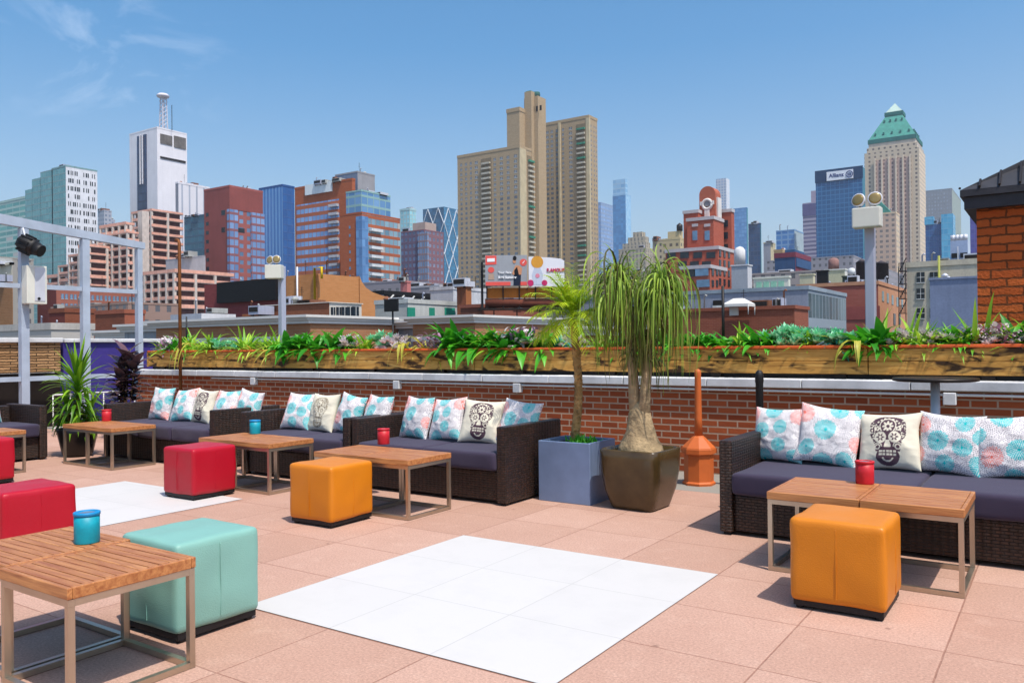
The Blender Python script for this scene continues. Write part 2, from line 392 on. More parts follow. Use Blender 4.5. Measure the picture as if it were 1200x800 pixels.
def table(sx=.51, sy=.52, h=.45):
    o = thing('side_table', 'x', 'table', group='teak topped steel tables')
    hx, hy = sx/2, sy/2; t = MB(); n = 11; e = .02; yy = sy-2*e
    for k in range(n):
        y0 = -hy+e+k*yy/n; t.box(-hx+e+.001, hx-e-.001, y0+.0028, y0+yy/n-.0028, h-.03, h+R.uniform(-.001, .0006), .0015, 1)
    t.box(-hx, hx, -hy, -hy+e-.001, h-.043, h, .003, 1).box(-hx, hx, hy-e+.001, hy, h-.043, h, .003, 1).box(-hx, -hx+e-.001, -hy+e, hy-e, h-.0435, h-.0003, .003, 1).box(hx-e+.001, hx, -hy+e, hy-e, h-.0435, h-.0003, .003, 1)
    t.box(-hx+.01, hx-.01, -hy+.01, hy-.01, h-.041, h-.031, mi=1)
    t.build('tabletop', [M_wood, M_dark], o)
    q = .0125
    def ring(z0, z1, nm):
        b = MB(); b.box(-hx+.004, hx-.004, -hy+.004, -hy+.004+2*q, z0, z1).box(-hx+.004, hx-.004, hy-.004-2*q, hy-.004, z0, z1)
        b.box(-hx+.004, -hx+.004+2*q, -hy+.0045+2*q, hy-.0045-2*q, z0, z1).box(hx-.004-2*q, hx-.004, -hy+.0045+2*q, hy-.0045-2*q, z0, z1)
        b.build(nm, M_steel, o)
    ring(h-.07, h-.044, 'top_rail'); ring(.002, .026, 'bottom_rail')
    for a in (-1, 1):
        for b_ in (-1, 1):
            x0, y0 = a*(hx-.004-q), b_*(hy-.004-q)
            MB().box(x0-q, x0+q, y0-q, y0+q, .0265, h-.0705).build('leg', M_steel, o)
    return o
tb = table(); tb2 = None
def tab_at(x0, y0, label, sx=.51, sy=.52, first=[True]):
    if (sx, sy) != (.51, .52): o = table(sx, sy)
    elif first[0]: o = tb; first[0] = False
    else: o = copy_tree(tb)
    o.location = (x0+sx/2, y0+sy/2, R.uniform(0, .001)); o['label'] = label; return o
tab_at(-3.46, 1.52, 'nearest teak slatted side table on square steel legs, beside the seafoam ottoman')
tab_at(-3.982, 1.55, 'teak slatted table with the near turquoise tin, cut by the left picture edge')
tab_at(-4.57, 4.60, 'teak table with the red tin behind the middle mustard ottoman')
tab_at(-5.085, 4.61, 'teak table half hidden behind the middle mustard ottoman, adjoining the one with the tin')
tab_at(-6.33, 4.76, 'teak table half of a pair beside the lone red ottoman, its corner towards it')
tab_at(-6.845, 4.77, 'teak table behind the lone red ottoman, farther left of its pair')
tab_at(-8.98, 4.84, 'teak table with a red tin before the far sofa with five pillows')
tab_at(-9.495, 4.85, 'teak table at the far left beside the big potted dracaena')
tab_at(-9.69, 3.79, 'teak table at the far left sofa, mostly hidden by a red ottoman')
tab_at(-.925, 4.68, 'right half of the teak table pair before the right sofa', .495, .6)
tab_at(-1.425, 4.685, 'left half of the teak table pair with red tin before the right sofa', .495, .6)

def tin(m, rim, r=.052, h=.135, m2=None):
    o = thing('candle_tin', 'x', 'tin', group='coloured candle tins')
    MB().lathe([(r*.97, 0), (r, .004), (r, h*.4), (r*1.004, h*.45), (r, h*.5), (r, h-.016), (r*.75, h-.0155)], 32).build('body', m, o)
    MB().lathe([(r*1.005, h-.0155), (r*1.05, h-.013), (r*1.055, h-.003), (r*1.03, h), (r*.72, h), (r*.70, h-.008)], 32).build('rim', m2 or m, o)
    MB().lathe([(r*.69, h-.0125), (r*.69, h-.005)], 24).build('wax', rim, o)
    return o
t0 = tin(M_tin_teal, M_wax, m2=M_tin_hi); t1 = tin(M_tin_red, M_wax)
def tin_at(o, px, py, label, z=.4512):
    p = at_z(px, py, z); o.location = (p.x, p.y, z); o['label'] = label
tin_at(t0, 102, 635, 'turquoise candle tin on the near teak table')
tin_at(copy_tree(t0), 299, 508, 'turquoise candle tin on the teak table behind the lone red ottoman')
tin_at(t1, 449.5, 520, 'red candle tin on the middle teak tables behind a mustard ottoman')
tin_at(copy_tree(t1), 1013.5, 566, 'red candle tin on the teak tables in front of the right sofa')
tin_at(copy_tree(t1), 125, 493, 'red candle tin on the far teak table beside the potted dracaena')

# pillows: cloth with the print as point colours
TEAL, CORAL, GREYD, PALE = lin('#00b2b6'), lin('#ea7668'), lin('#6f6c7c'), lin('#e8e4e2')
def dahlia(seed):
    r = random.Random(seed); C = []
    for _ in range(400):
        x, y, q = r.uniform(-1.05, 1.05), r.uniform(-1.05, 1.05), r.uniform(.27, .38)
        if all((x-a)**2+(y-b)**2 > (q+c)**2*1.3 for a, b, c, _ in C): C.append((x, y, q, TEAL if len(C) % 3 < 2 else CORAL))
        if len(C) >= 8: break
    def f(u, v):
        for a, b, q, c in C:
            dx, dy = u-a, v-b; d = sqrt(dx*dx+dy*dy)
            rag = 1+.05*sin(atan2(dy, dx)*17+a*9)
            if d < q*rag:
                k = int(d/q*4.5); th = atan2(dy, dx)/(2*pi)*(6+8*k)+k*.5
                pet = abs(th-math.floor(th)-.5); rr = d/q*4.5-k
                w = 1 if (pet > .33-.12*rr and d > q*.15) else 0
                if r is not None and c is TEAL: w *= .62
                return tuple(c[i]*(1-w)+PALE[i]*w for i in range(3))
        # grey stippled flowers on the white ground
        a, b = round((u+.2*seed)/.55)*.55-.2*seed, round((v+.31*seed)/.55)*.55-.31*seed
        d = sqrt((u-a)**2+(v-b)**2); k = int(d/.065); th = atan2(v-b, u-a)/(2*pi)*(5+6*k)+k*.5
        w = .8 if d < .31 and abs(th-math.floor(th)-.5) < .24 and (d/.065-k) < .62 else (.3 if noise.noise(Vector((u*21+seed, v*21, 3))) > .22 else 0)
        return tuple(PALE[i]*(1-w)+GREYD[i]*w for i in range(3))
    return f
CREAM, INK = lin('#d6d0bc'), lin('#54404a')
def skull(u, v, k=.92):
    x, y = u*k-.03, v*k
    ink = 0
    cr = (abs(x)/.60)**2.3+(abs(y-.30)/.50)**2.3 < 1
    face = abs(x) < .50-.28*max(0, (-y+.02)) and -.42 < y < .3
    jaw = (x/.36)**2+((y+.58)/.30)**2 < 1 and y < -.36
    if cr or face or jaw:
        ink = 1
        for sx in (-1, 1):
            ex, ey = x-sx*.245, y-.06; d = sqrt(ex*ex+ey*ey); th = atan2(ey, ex)
            if d < .20: ink = 0
            if d < .145*(.70+.30*cos(6*th)): ink = 1
            if d < .045: ink = 0
            cx, cy = x-sx*.33, y+.27; d = sqrt(cx*cx+cy*cy); a = atan2(cy, cx*sx)
            if .055 < d < .095 or (.12 < d < .15 and a > -.6): ink = 0
        if -.30 < y < -.04 and abs(abs(x)-.035) < .035+(-.04-y)*.22 and y > -.31+.25*abs(x): ink = 0     # nose
        if -.56 < y < -.40 and abs(x) < .27 and abs(((x*9) % 1)-.5) > .12 and abs(y+.48) > .012: ink = 0     # teeth
        if y < -.62 and abs(sqrt(x*x+(y+.58)**2)-.16) < .022: ink = 0
        if y > .28:                                                    # crown of petals
            d = sqrt(x*x+(y-.44)**2); th = atan2(y-.44, x)
            if .06 < d < .20*(.45+.55*abs(cos(4*th))): ink = 0
            if .25 < d < .285: ink = 0
            for sx in (-1, 1):
                d2 = sqrt((x-sx*.36)**2+(y-.36)**2); t2 = atan2(y-.36, x-sx*.36)
                if .03 < d2 < .10*(.5+.5*abs(cos(2.5*t2))): ink = 0
            rr = sqrt(x*x+(y-.28)**2)
            if .42 < rr < .47 and (atan2(y-.28, x)*11/pi) % 1 < .55: ink = 0
        if abs(x) > .43 and noise.noise(Vector((x*22, y*22, 1))) > .1: ink = 0
    return INK[:3] if ink else CREAM[:3]
WASH = lin('#a39a84')
def skull_pale(u, v):
    c = skull(u, v, .98); return c if c == CREAM[:3] else (WASH[:3] if (u*9) % 1 < .8 else INK[:3])
def pillow(name, fn, seed, n=110, half=.205, T=.075):
    me = bpy.data.meshes.new(name); V = []; C = []; Fc = []
    for sd in (1, -1):
        for j in range(n+1):
            for i in range(n+1):
                u, v = i/n*2-1, j/n*2-1
                a = max(0, (1-u*u))*max(0, (1-v*v))
                t = T*a**.42*(1+.15*noise.noise(Vector((u*2+seed, v*2, sd))))
                pin = lambda p, q: p*(1-.10*(1-q*q))
                wr = .003*noise.noise(Vector((u*4+seed, v*4, 7*sd)))*min(1, a*8)+.006*a**.3*max(0, noise.noise(Vector((u*2.2*(1+abs(v)), v*5+seed, 2*sd))))
                sag = .012*noise.noise(Vector((u*1.3+seed*3, v*1.3, 0)))
                V.append((half*pin(u, v)+sag, -sd*(t+wr)+.012*noise.noise(Vector((u+seed, v, 5))), half*pin(v, u)-.012*(1-abs(u))*(v > .9)*0))
                c = fn(u if sd > 0 else -u, v); C.extend((c[0], c[1], c[2], 1))
    m = (n+1)**2
    for b in (0, m):
        for j in range(n):
            for i in range(n):
                q = [b+j*(n+1)+i, b+j*(n+1)+i+1, b+(j+1)*(n+1)+i+1, b+(j+1)*(n+1)+i]; Fc.append(q if b == 0 else q[::-1])
    me.from_pydata(V, [], Fc); at = me.color_attributes.new('print', 'FLOAT_COLOR', 'POINT'); at.data.foreach_set('color', C)
    for p in me.polygons: p.use_smooth = True
    me.materials.append(M_print); return me
PM = [pillow('dahlia_pillow', dahlia(s), s) for s in (3, 11, 24, 38)]; PS = [pillow('skull_pillow', f, s) for f, s in ((skull, 5), (skull_pale, 9))]
def put_pillow(me, name, x, y, z, rx, rz, label, ry=0, gs='dahlia print pillows', s=1):
    o = bpy.data.objects.new(name, me); COL.objects.link(o); o.location = (x, y, z); o.rotation_euler = (rx, ry, rz); o.scale = (s, s, s)
    return tag(o, label, 'pillow', gs)

def sofa(label, L, D, cush, loc, rz=0, bk=.13):
    o = thing('wicker_sofa', label, 'sofa', loc, rz, 'brown wicker sofas')
    A = .09; Hh = .64
    MB().box(A+.002, L-A-.002, .03, D-.02, .03, .27, .012).build('base', M_wicker, o)
    MB().box(A+.002, L-A-.002, D-bk, D, .272, Hh-.02, .015).build('backrest', M_wicker, o)
    for x0 in (0, L-A): MB().box(x0, x0+A, 0, D, .02, Hh, .014).build('armrest', M_wicker, o)
    for x0 in (.02, L-.07):
        for y0 in (.03, D-.08): MB().box(x0, x0+.05, y0, y0+.05, 0, .0195).build('foot', M_black, o)
    w_ = (L-2*A)/cush
    for k in range(cush):
        mb_from(rounded(w_/2-.004, (D-bk-.01)/2+.01, .075, .026, 14, .006, .011, k*3+L), (A+w_*(k+.5), (D-bk-.01)/2-.012, .352)).build('seat_cushion', M_cushion, o)
        a0, b0, y0, y1 = A+w_*k+.016, A+w_*(k+1)-.016, .002, D-bk-.03
        for z in (.295, .412): MB().tube([(a0, y1, z), (a0, y0+.02, z), (a0+.02, y0, z), (b0-.02, y0, z), (b0, y0+.02, z), (b0, y1, z)], .006, 6).build('piping', M_cushion, o)
    return o
SY = 5.42
S1 = (-9.66, -7.5); S2 = (-7.07, -5.5); S3 = (-5.47, -3.745); S4 = (-1.965, 1.6)
sofa('far wicker sofa with five pillows beside the dark leaved plant', S1[1]-S1[0], .88, 3, (S1[0], SY, 0))
sofa('wicker sofa between two others, with four pillows and a pale skull pillow', S2[1]-S2[0], .88, 2, (S2[0], SY, 0))
sofa('wicker sofa next to the grey zinc planter box, its lit side towards the palm', S3[1]-S3[0], .88, 2, (S3[0], SY, 0))
sofa('long wicker sofa in front of the round bar table, cut by the picture edge', S4[1]-S4[0], 1.14, 3, (S4[0], SY-.02, 0), 0, .36)
sofa('wicker sofa at the far left edge, turned at right angles to the others', 2.4, .84, 2, (-10.05, 2.56, 0), pi/2)
rows = [('right', 'right sofa', 6.06, [(911, 'd', 0), (971, 'd', 1), (1042, 's', 0), (1113, 'd', 2), (1180, 'd', 3)]),
        ('mid', 'sofa beside the zinc planter', 5.93, [(489, 'd', 1), (525, 'd', 0), (565, 's', 0), (606, 'd', 2)]),
        ('second', 'sofa behind mustard ottoman', 5.93, [(351, 'd', 2), (379, 's', 1), (410, 'd', 3), (442, 'd', 1)]),
        ('far', 'far sofa by rubber plant', 5.93, [(190, 'd', 3), (217, 'd', 0), (240, 's', 0), (265, 'd', 1), (289, 'd', 2)])]
ordn = ['first', 'second', 'third', 'fourth', 'fifth']
for nm, where, y, ps in rows:
    nd = 0
    for px, k, v in ps:
        p = at_y(px, 500, y); rx = -radians(R.uniform(14, 24)); rz = radians(R.uniform(-15, 13)); ry = radians(R.uniform(-7, 7))
        if k == 's':
            put_pillow(PS[v], 'skull_pillow', p.x, y+.0, .618, rx, rz, ('cream pillow with a dark sugar skull print on the ' if v == 0 else 'cream pillow with a pale skull print on the ')+where, ry, 'skull print pillows')
        else:
            s = 1.0 if not (nm == 'right' and px == 971) else 1.06
            put_pillow(PM[v], 'dahlia_pillow', p.x, y+(.03 if px in (911, 606, 289) else .0), .622+.012*(s-1)*20, rx, rz, ordn[nd]+' teal and coral flower pillow from left on the '+where, ry, s=s); nd += 1
put_pillow(PM[1], 'dahlia_pillow', -10.62, 4.50, .622, -radians(18), pi/2+.25, 'turquoise and coral flower pillow on the sofa at the far left edge')
# ------------------------------------------------------------------ potted plants
ML_palm = leafmat('bright palm leaf', '#7fae1e', '#cfe03a', .45, .35)
ML_pony = leafmat('olive ponytail leaf', '#3c6c18', '#b0cc54', .5, .3)
ML_ponydry = leafmat('dry ponytail leaf', '#2c3014', '#7c7a3a', .6, .2)
ML_drac = leafmat('dracaena leaf', '#22640f', '#8cb828', .4, .3)
ML_dark = leafmat('dark burgundy leaf', '#34302f', '#6b5058', .22, .1)
ML_fern = leafmat('deep green broad leaf', '#0f6a1c', '#62c22e', .4, .3)
ML_spike = leafmat('lime spiky leaf', '#3f9a1a', '#b6dc48', .45, .35)
ML_succ = leafmat('pale jade succulent leaf', '#38b878', '#b4f0c8', .4, .2)
ML_teal = leafmat('bluish green leaf', '#0f6a5a', '#3aa88c', .4, .2)
ML_purp = leafmat('purple leaf', '#6d4660', '#b48aa6', .45, .2)
ML_whit = leafmat('whitish pink leaf', '#b9b0ac', '#eee4e6', .5, .25)
ML_yel = leafmat('yellow green leaf', '#a8a82c', '#e0d86a', .45, .35)
M_trunk = mat('palm bark', '#b08c58', .9, var=.55, vs=16, bs=30, bump=1, bd=.03)
M_pbark = mat('grey ponytail bark', '#a08a68', .9, var=.6, vs=9, bs=24, bump=.9, bd=.02)

def rot_dir(az, el): return Vector((cos(az)*cos(el), sin(az)*cos(el), sin(el)))
# zinc box and its palm
zx = thing('zinc_planter_box', 'square blue grey zinc planter box with the slender palm', 'planter', (-3.43, 6.03, 0))
b = MB(); h = .5
b.box(-.245, .245, -.225, -.2, 0, h, .004, 1).box(-.245, .245, .2, .225, 0, h, .004, 1).box(-.245, -.22, -.1995, .1995, 0, h).box(.22, .245, -.1995, .1995, 0, h)
b.build('box', M_zinc, zx)
MB().box(-.219, .219, -.199, .199, .1, h-.035).build('soil', M_soil, zx)
pr = thing('palm_tree', 'slender date palm with feathery bright fronds in the zinc box', 'palm', (-3.47, 6.05, .46))
pts = []; rs = []
for i in range(40):
    t = i/39; pts.append((.03*sin(t*4)+.02*t, .02*sin(t*3), t*1.06)); rs.append(.036-.006*t+.005*(i % 2)+.004*noise.noise(Vector((0, 0, t*9))))
mb = MB().tube(pts, rs, 12)
for i in range(150):                                           # old leaf bases
    t = R.random()*.97; a = R.uniform(0, 2*pi); z = t*1.06; c = Vector((.03*sin(t*4)+.02*t, .02*sin(t*3), z))
    d = rot_dir(a, .9); mb.blade(c+rot_dir(a, 0)*.03, d, .035, .022, .2, 2, .3)
mb.build('trunk', M_trunk, pr)
top = Vector((.0, .0, 1.06)); cr = MB(); cr.raw = 1
for i in range(44):
    az = i*2.399+R.uniform(-.2, .2); el = R.uniform(.25, 1.45) if i % 5 else R.uniform(-.3, .2); L = R.uniform(.30, .50)
    d = rot_dir(az, el); p = top.copy(); n = 22; side = d.cross(Vector((0, 0, 1))).normalized()
    for k in range(n):
        t = k/n; q = p+d*(L/n); cr.b.verts  # rachis
        if k > 2:
            for sgn in (-1, 1):
                ld = (d*.75+side*sgn*.9+Vector((0, 0, .25*R.uniform(-.6, 1)))).normalized()
                cr.blade(q, ld, .17*(1-.55*abs(t-.4)*1.5)*R.uniform(.8, 1.1), .0105, .55, 4, .3)
        p = q; d = (d+Vector((0, 0, -1))*.042*(1+t)).normalized()
    cr.blade(top, rot_dir(az, el), L, .012, .95, 8, .4)
cr.build('crown', ML_palm, pr)
u = MB(); u.raw = 1
for i in range(150):
    a, r_ = R.uniform(0, 2*pi), R.uniform(0, .16)
    u.blade((.05+r_*cos(a)*.9, r_*sin(a)*.8-.04, .0), rot_dir(R.uniform(0, 6.28), R.uniform(.5, 1.4)), R.uniform(.05, .12), .014, .6, 3)
tag(u.build('undergrowth', ML_fern, None, (-3.40, 6.03, .47)), 'low leafy ground plant at the foot of the palm in the zinc box', 'plant')

# glazed square pot with the ponytail palm
po = thing('glazed_pot', 'big square flared olive brown glazed pot of the ponytail palm', 'planter pot', (-2.82, 5.98, 0), -.04)
prof = [(.17, 0), (.185, .02), (.225, .15), (.248, .30), (.252, .40), (.255, .465), (.243, .475), (.225, .47), (.215, .42)]
mb = MB(); rings = []
for r_, z in prof:
    ring = []
    for k in range(48):
        a = 2*pi*k/48+pi/4; n_ = 9.0; q = (abs(cos(a))**n_+abs(sin(a))**n_)**(-1/n_); ring.append(mb.b.verts.new((r_*q*cos(a), r_*q*sin(a), z)))
    rings.append(ring)
for q, w_ in zip(rings, rings[1:]):
    for k in range(48): mb.b.faces.new((q[k], q[(k+1) % 48], w_[(k+1) % 48], w_[k])).smooth = True
mb.b.faces.new(rings[0][::-1]); mb.build('vessel', M_pot, po)
MB().box(-.21, .21, -.21, .21, .3, .425).build('soil', M_soil, po)
for i in range(34):
    a, r_ = R.uniform(0, 6.28), R.uniform(.12, .19); s = R.uniform(.012, .024)
    q = MB(); bmesh.ops.create_icosphere(q.b, subdivisions=1, radius=s)
    for v in q.b.verts: v.co = Vector((v.co.x*1.3, v.co.y, v.co.z*.7))+Vector((r_*cos(a), r_*sin(a), .428))
    q.build('pebble', M_pebble, po, smooth=True)
pp = thing('ponytail_palm', 'ponytail palm with swollen base and drooping ribbon leaves in the glazed pot', 'palm', (-2.82, 5.98, .42))
mb = MB()
mb.lathe([(.15, -.02), (.182, .02), (.172, .06), (.142, .12), (.118, .18), (.1, .25), (.085, .33), (.03, .42)], 20)
tr1 = [(-.03, 0, .2), (-.05, .01, .45), (-.06, 0, .65), (-.08, -.01, .9), (-.13, 0, 1.14), (-.18, 0, 1.33)]
tr2 = [(.03, 0, .2), (.05, -.01, .45), (.06, .0, .65), (.09, .01, .9), (.13, 0, 1.12), (.18, 0, 1.31)]
mb.tube(tr1, [.055, .046, .038, .034, .03, .03], 10).tube(tr2, [.055, .046, .036, .032, .03, .03], 10)
for v in mb.b.verts: v.co += Vector((noise.noise(v.co*14), noise.noise(v.co*14+Vector((5, 0, 0))), 0))*.012
mb.build('trunk', M_pbark, pp, smooth=True)
cr = MB(); cr.raw = 1; dr = MB(); dr.raw = 1
for (cx, cy, cz, n, sc, old) in ((-.25, -.02, 1.36, 330, 1.15, 0), (.25, .02, 1.33, 360, 1.2, 0), (-.15, 0, 1.12, 110, .9, 1), (.16, 0, 1.1, 110, .9, 1), (-.09, 0, .86, 70, .6, 1), (.10, 0, .84, 70, .6, 1)):
    for i in range(n):
        az = R.uniform(0, 2*pi); el = R.uniform(-.1, 1.4); L = R.uniform(.28, 1.0)*sc*(1.15 if R.random() < .3 else .9)*(.62+.38*max(0, el)/1.4)
        tgt = dr if old or R.random() < .22 else cr
        p = Vector((cx+R.uniform(-.03, .03), cy+R.uniform(-.03, .03), cz+R.uniform(-.16, .06)))
        d = rot_dir(az, el); seg = 12; st = L/seg; w_ = R.uniform(.007, .021); prev = None; sd = d.cross(Vector((0, 0, 1))).normalized(); tw = R.uniform(-2.2, 2.2); gv = R.uniform(.45, 1.5); wob = Vector((R.uniform(-.22, .22), R.uniform(-.22, .22), 0)); inn = -rot_dir(az, 0)*R.uniform(.03, .16)
        for k in range(seg+1):
            t = k/seg; ww = w_*(1-t**3)*.5+.0008
            s2 = (sd*cos(tw*t)+d.cross(sd)*sin(tw*t))
            row = (tgt.b.verts.new(p-s2*ww), tgt.b.verts.new(p+s2*ww))
            if prev: f = tgt.b.faces.new((prev[0], prev[1], row[1], row[0])); f.smooth = True
            prev = row; p = p+d*st; d = (d+Vector((0, 0, -1))*(.35+.8*min(1, t*2))*gv*st/.07+wob*sin(t*6+az)+inn*min(1, t*1.5)).normalized()

for b_ in (cr, dr):
    for v in b_.b.verts: v.co.x *= .74; v.co.y *= .74
cr.build('crown', ML_pony, pp); dr.build('dry_leaves', ML_ponydry, pp)

# smoker's post
bo = thing('ashtray_post', 'terracotta smokers post with octagonal base and slim neck', 'ashtray post', (-2.83, 7.25, -.004))
MB().lathe([(.15, 0), (.152, .02), (.135, .035), (.135, .28), (.158, .29), (.158, .325)], 8, rot=pi/8, smooth=False).build('body', M_terra, bo)
MB().lathe([(.157, .327), (.15, .345), (.06, .435), (.04, .45)], 8, rot=pi/8, smooth=False).build('shoulder', M_terra, bo)
MB().lathe([(.04, .45), (.034, .6), (.029, 1.0), (.031, 1.03), (.025, 1.055), (.01, 1.065)], 16).build('neck', M_terra, bo)
p = at_y(889.7, 433, 7.2); MB().lathe([(.033, 0), (.033, .9), (.037, .92), (.037, .97), (.03, 1.0), (.012, 1.015)], 16).build('x', M_black)
o = bpy.data.objects['x']; o.name = 'short_post'; o.location = (p.x, 7.2, -.004); o.scale = (1, 1, p.z/1.015); tag(o, 'short black round topped post behind the left end of the right sofa', 'post')
# round bar table
rt = thing('bar_table', 'tall round bar table with dark brown top behind the right sofa', 'table', (-.86, 7.25, -.004))
MB().lathe([(.29, .985), (.31, .99), (.312, 1.004), (.305, 1.012)], 48).build('tabletop', M_dark, rt)
MB().tube([(0, 0, .03), (0, 0, .984)], .034, 16).build('column', M_lightgrey, rt); MB().lathe([(.22, 0), (.22, .012), (.05, .03)], 32).build('foot_plate', M_lightgrey, rt)

# dracaena in a black pot
p = Vector((-10.02, 5.3, 0))
bp = thing('black_pot', 'round black glazed pot holding the bright dracaena', 'plant pot', p)
MB().lathe([(.14, 0), (.17, .03), (.225, .28), (.235, .34), (.215, .345), (.205, .31)], 28).build('vessel', M_pottery_black, bp)
MB().lathe([(.2, .28), (.2, .312)], 24).build('soil', M_soil, bp)
dp = thing('dracaena', 'tall dracaena with arching lime striped leaves in the black pot', 'plant', p+Vector((0, 0, .31)))
MB().tube([(0, 0, 0), (.01, 0, .3), (0, .01, .62)], [.025, .02, .016], 8).tube([(.05, .05, 0), (.12, .08, .22)], .016, 7).tube([(-.05, -.04, 0), (-.12, -.06, .25)], .016, 7).build('trunk', M_trunk, dp)
cr = MB(); cr.raw = 1
for cx, cy, z0, z1, n, L0 in ((0, 0, .12, .66, 110, .52), (.12, .08, .08, .25, 34, .4), (-.12, -.06, .08, .28, 34, .4)):
    for i in range(n):
        t = i/n; az = i*2.4+R.uniform(-.3, .3); el = -.2+1.5*t*t*R.uniform(.85, 1.05); L = L0*R.uniform(.7, 1.05)*(.75+.35*t)
        cr.blade((cx+.01*cos(az), cy+.01*sin(az), z0+(z1-z0)*t), rot_dir(az, el+.25), L, .05, 1.7*(1.15-t), 7, .35)
cr.build('foliage', ML_drac, dp)
# burgundy rubber plant behind the far sofa
p = at_y(148, 470, 6.75)
bp = thing('brown_pot', 'pot of the burgundy rubber plant behind the far sofa', 'plant pot', (p.x, 6.75, 0))
MB().lathe([(.15, 0), (.2, .36), (.19, .37), (.18, .33)], 24).build('vessel', M_pot, bp); MB().lathe([(.17, .3), (.17, .33)], 20).build('soil', M_soil, bp)
dp = thing('rubber_plant', 'dark burgundy rubber plant standing behind the far sofa', 'plant', (p.x, 6.75, .33))
st = MB(); cr = MB(); cr.raw = 1
for (ax, ay, hh) in ((0, 0, .92), (.15, .05, .8), (-.15, .03, .76), (.05, -.1, .6)):
    st.tube([(ax*.3, ay*.3, 0), (ax, ay, hh)], .011, 6)
    for i in range(26):
        t = .25+.75*i/26; az = i*2.4+ax*9; cr.blade((ax*(.3+.7*t), ay, hh*t), rot_dir(az, .3+.9*max(0, t-.6)*2), R.uniform(.26, .36), .14, .45, 5, .3)
st.build('stem', M_trunk, dp); cr.build('foliage', ML_dark, dp)

# ------------------------------------------------------------------ plants in the timber planter
def spiky(L=.22, n=52, w=.026, m=ML_spike, up=.9):
    q = MB(); q.raw = 1
    for i in range(n): q.blade((R.uniform(-.04, .04), R.uniform(-.04, .04), 0), rot_dir(R.uniform(0, 6.28), R.uniform(.25, 1.4)*up), L*R.uniform(.6, 1.15), w, R.uniform(.5, 1.2), 6, .35)
    return q
def broad(L=.24, n=48, w=.07):
    q = MB(); q.raw = 1
    for i in range(n): q.blade((R.uniform(-.05, .05), R.uniform(-.03, .03), 0), rot_dir(R.uniform(0, 6.28), R.uniform(.15, 1.3)), L*R.uniform(.6, 1.1), w*R.uniform(.7, 1.2), R.uniform(.6, 1.3), 6, .3, curl=R.uniform(-.3, .3))
    return q
def rosettes(n=9, s=.06):
    q = MB(); q.raw = 1
    for _ in range(n):
        c = Vector((R.uniform(-.16, .16), R.uniform(-.1, .06), R.uniform(.02, .10))); ax = R.uniform(-.3, .3)
        for k in range(16):
            az = k*2.4; el = .1+1.2*k/16
            q.blade(c, rot_dir(az, el)+Vector((0, -.35, .1)), s*R.uniform(.8, 1.2)*(1.15-.4*k/16), .042, -.2, 3, .5, tip=.5)
    return q
def coleus(n=150, s=.058, ys=-.12):
    q = MB(); q.raw = 1
    for _ in range(n):
        c = Vector((R.uniform(-.17, .17), R.uniform(ys, .08), R.uniform(-.02, .15)))
        q.blade(c, rot_dir(R.uniform(0, 6.28), R.uniform(-.2, 1.1)), s*R.uniform(.6, 1.4), .036*R.uniform(.7, 1.2), R.uniform(.3, 1), 3, .3, mi=0 if R.random() < .5 else 1)
    return q
def trailing(L=.3, n=6):
    q = MB(); q.raw = 1
    for _ in range(n): q.blade((R.uniform(-.05, .05), -.12, .05), Vector((R.uniform(-.6, .6), -.75, .55)), L*R.uniform(.7, 1.1), .03, 2.6, 8, .3)
    return q
def tall(L=.36, n=6, w=.03):
    q = MB(); q.raw = 1
    for _ in range(n): q.blade((R.uniform(-.08, .08), R.uniform(-.05, .05), 0), rot_dir(R.uniform(0, 6.28), R.uniform(.8, 1.45)), L*R.uniform(.55, 1.1), w, R.uniform(.1, .7), 7, .4)
    return q
KINDS = {
 's': ('spiky_plant', 'lime green spiky plant', lambda: spiky(), ML_spike), 'y': ('yellow_grass_plant', 'yellow green arching grass plant', lambda: spiky(.3, 22, .02, up=.6), ML_yel),
 'f': ('bird_nest_fern', 'deep green broad leaved fern', lambda: broad(), ML_fern), 'j': ('jade_succulent', 'pale jade rosette succulent', lambda: rosettes(), ML_succ),
 'b': ('blue_green_plant', 'bluish green leafy plant', lambda: broad(.17, 26, .05), ML_teal), 'p': ('coleus', 'purple and white leaved coleus', lambda: coleus(), [ML_purp, ML_whit]),
 'w': ('white_succulent', 'whitish pink succulent clump', lambda: rosettes(8, .055), ML_whit), 't': ('trailing_plant', 'trailing plant with long hanging leaves', lambda: trailing(n=3), [ML_yel]),
 'l': ('sword_plant', 'plant with tall upright sword leaves', lambda: tall(), ML_spike)}
seq = [(192, 's'), (199, 'p'), (206, 'f'), (222, 's'), (233, 's'), (243, 't'), (252, 's'), (262, 'j'), (277, 'j'), (289, 's'), (300, 'y'), (312, 's'), (321, 's'), (329, 'y'), (340, 'f'), (356, 'f'), (372, 'f'), (390, 'f'), (403, 'f'),
       (415, 'w'), (428, 's'), (443, 'j'), (455, 'w'), (468, 'w'), (480, 'y'), (487, 't'), (499, 'y'), (506, 'p'), (530, 'f'), (548, 'f'), (566, 'f'), (583, 's'), (596, 'f'), (612, 'f'), (607, 'p'), (627, 'w'), (640, 'f'), (655, 'b'), (672, 'w'), (690, 'l'), (702, 's'),
       (716, 's'), (735, 'f'), (757, 'f'), (778, 'f'), (800, 'f'), (818, 'f'), (835, 'f'), (852, 'f'), (868, 's'), (884, 'f'), (900, 'f'), (915, 'j'), (930, 'j'), (946, 's'), (957, 'j'), (972, 'j'), (985, 'b'), (1000, 'y'), (1012, 't'), (1016, 'f'), (1024, 'l'), (1036, 'f'),
       (1052, 's'), (1064, 'w'), (1074, 'l'), (1086, 's'), (1100, 'w'), (1112, 's'), (1122, 'f'), (1136, 's'), (1146, 'l'), (1156, 'p'), (1170, 'w'), (1176, 'p'), (1190, 'f'), (1204, 's')]
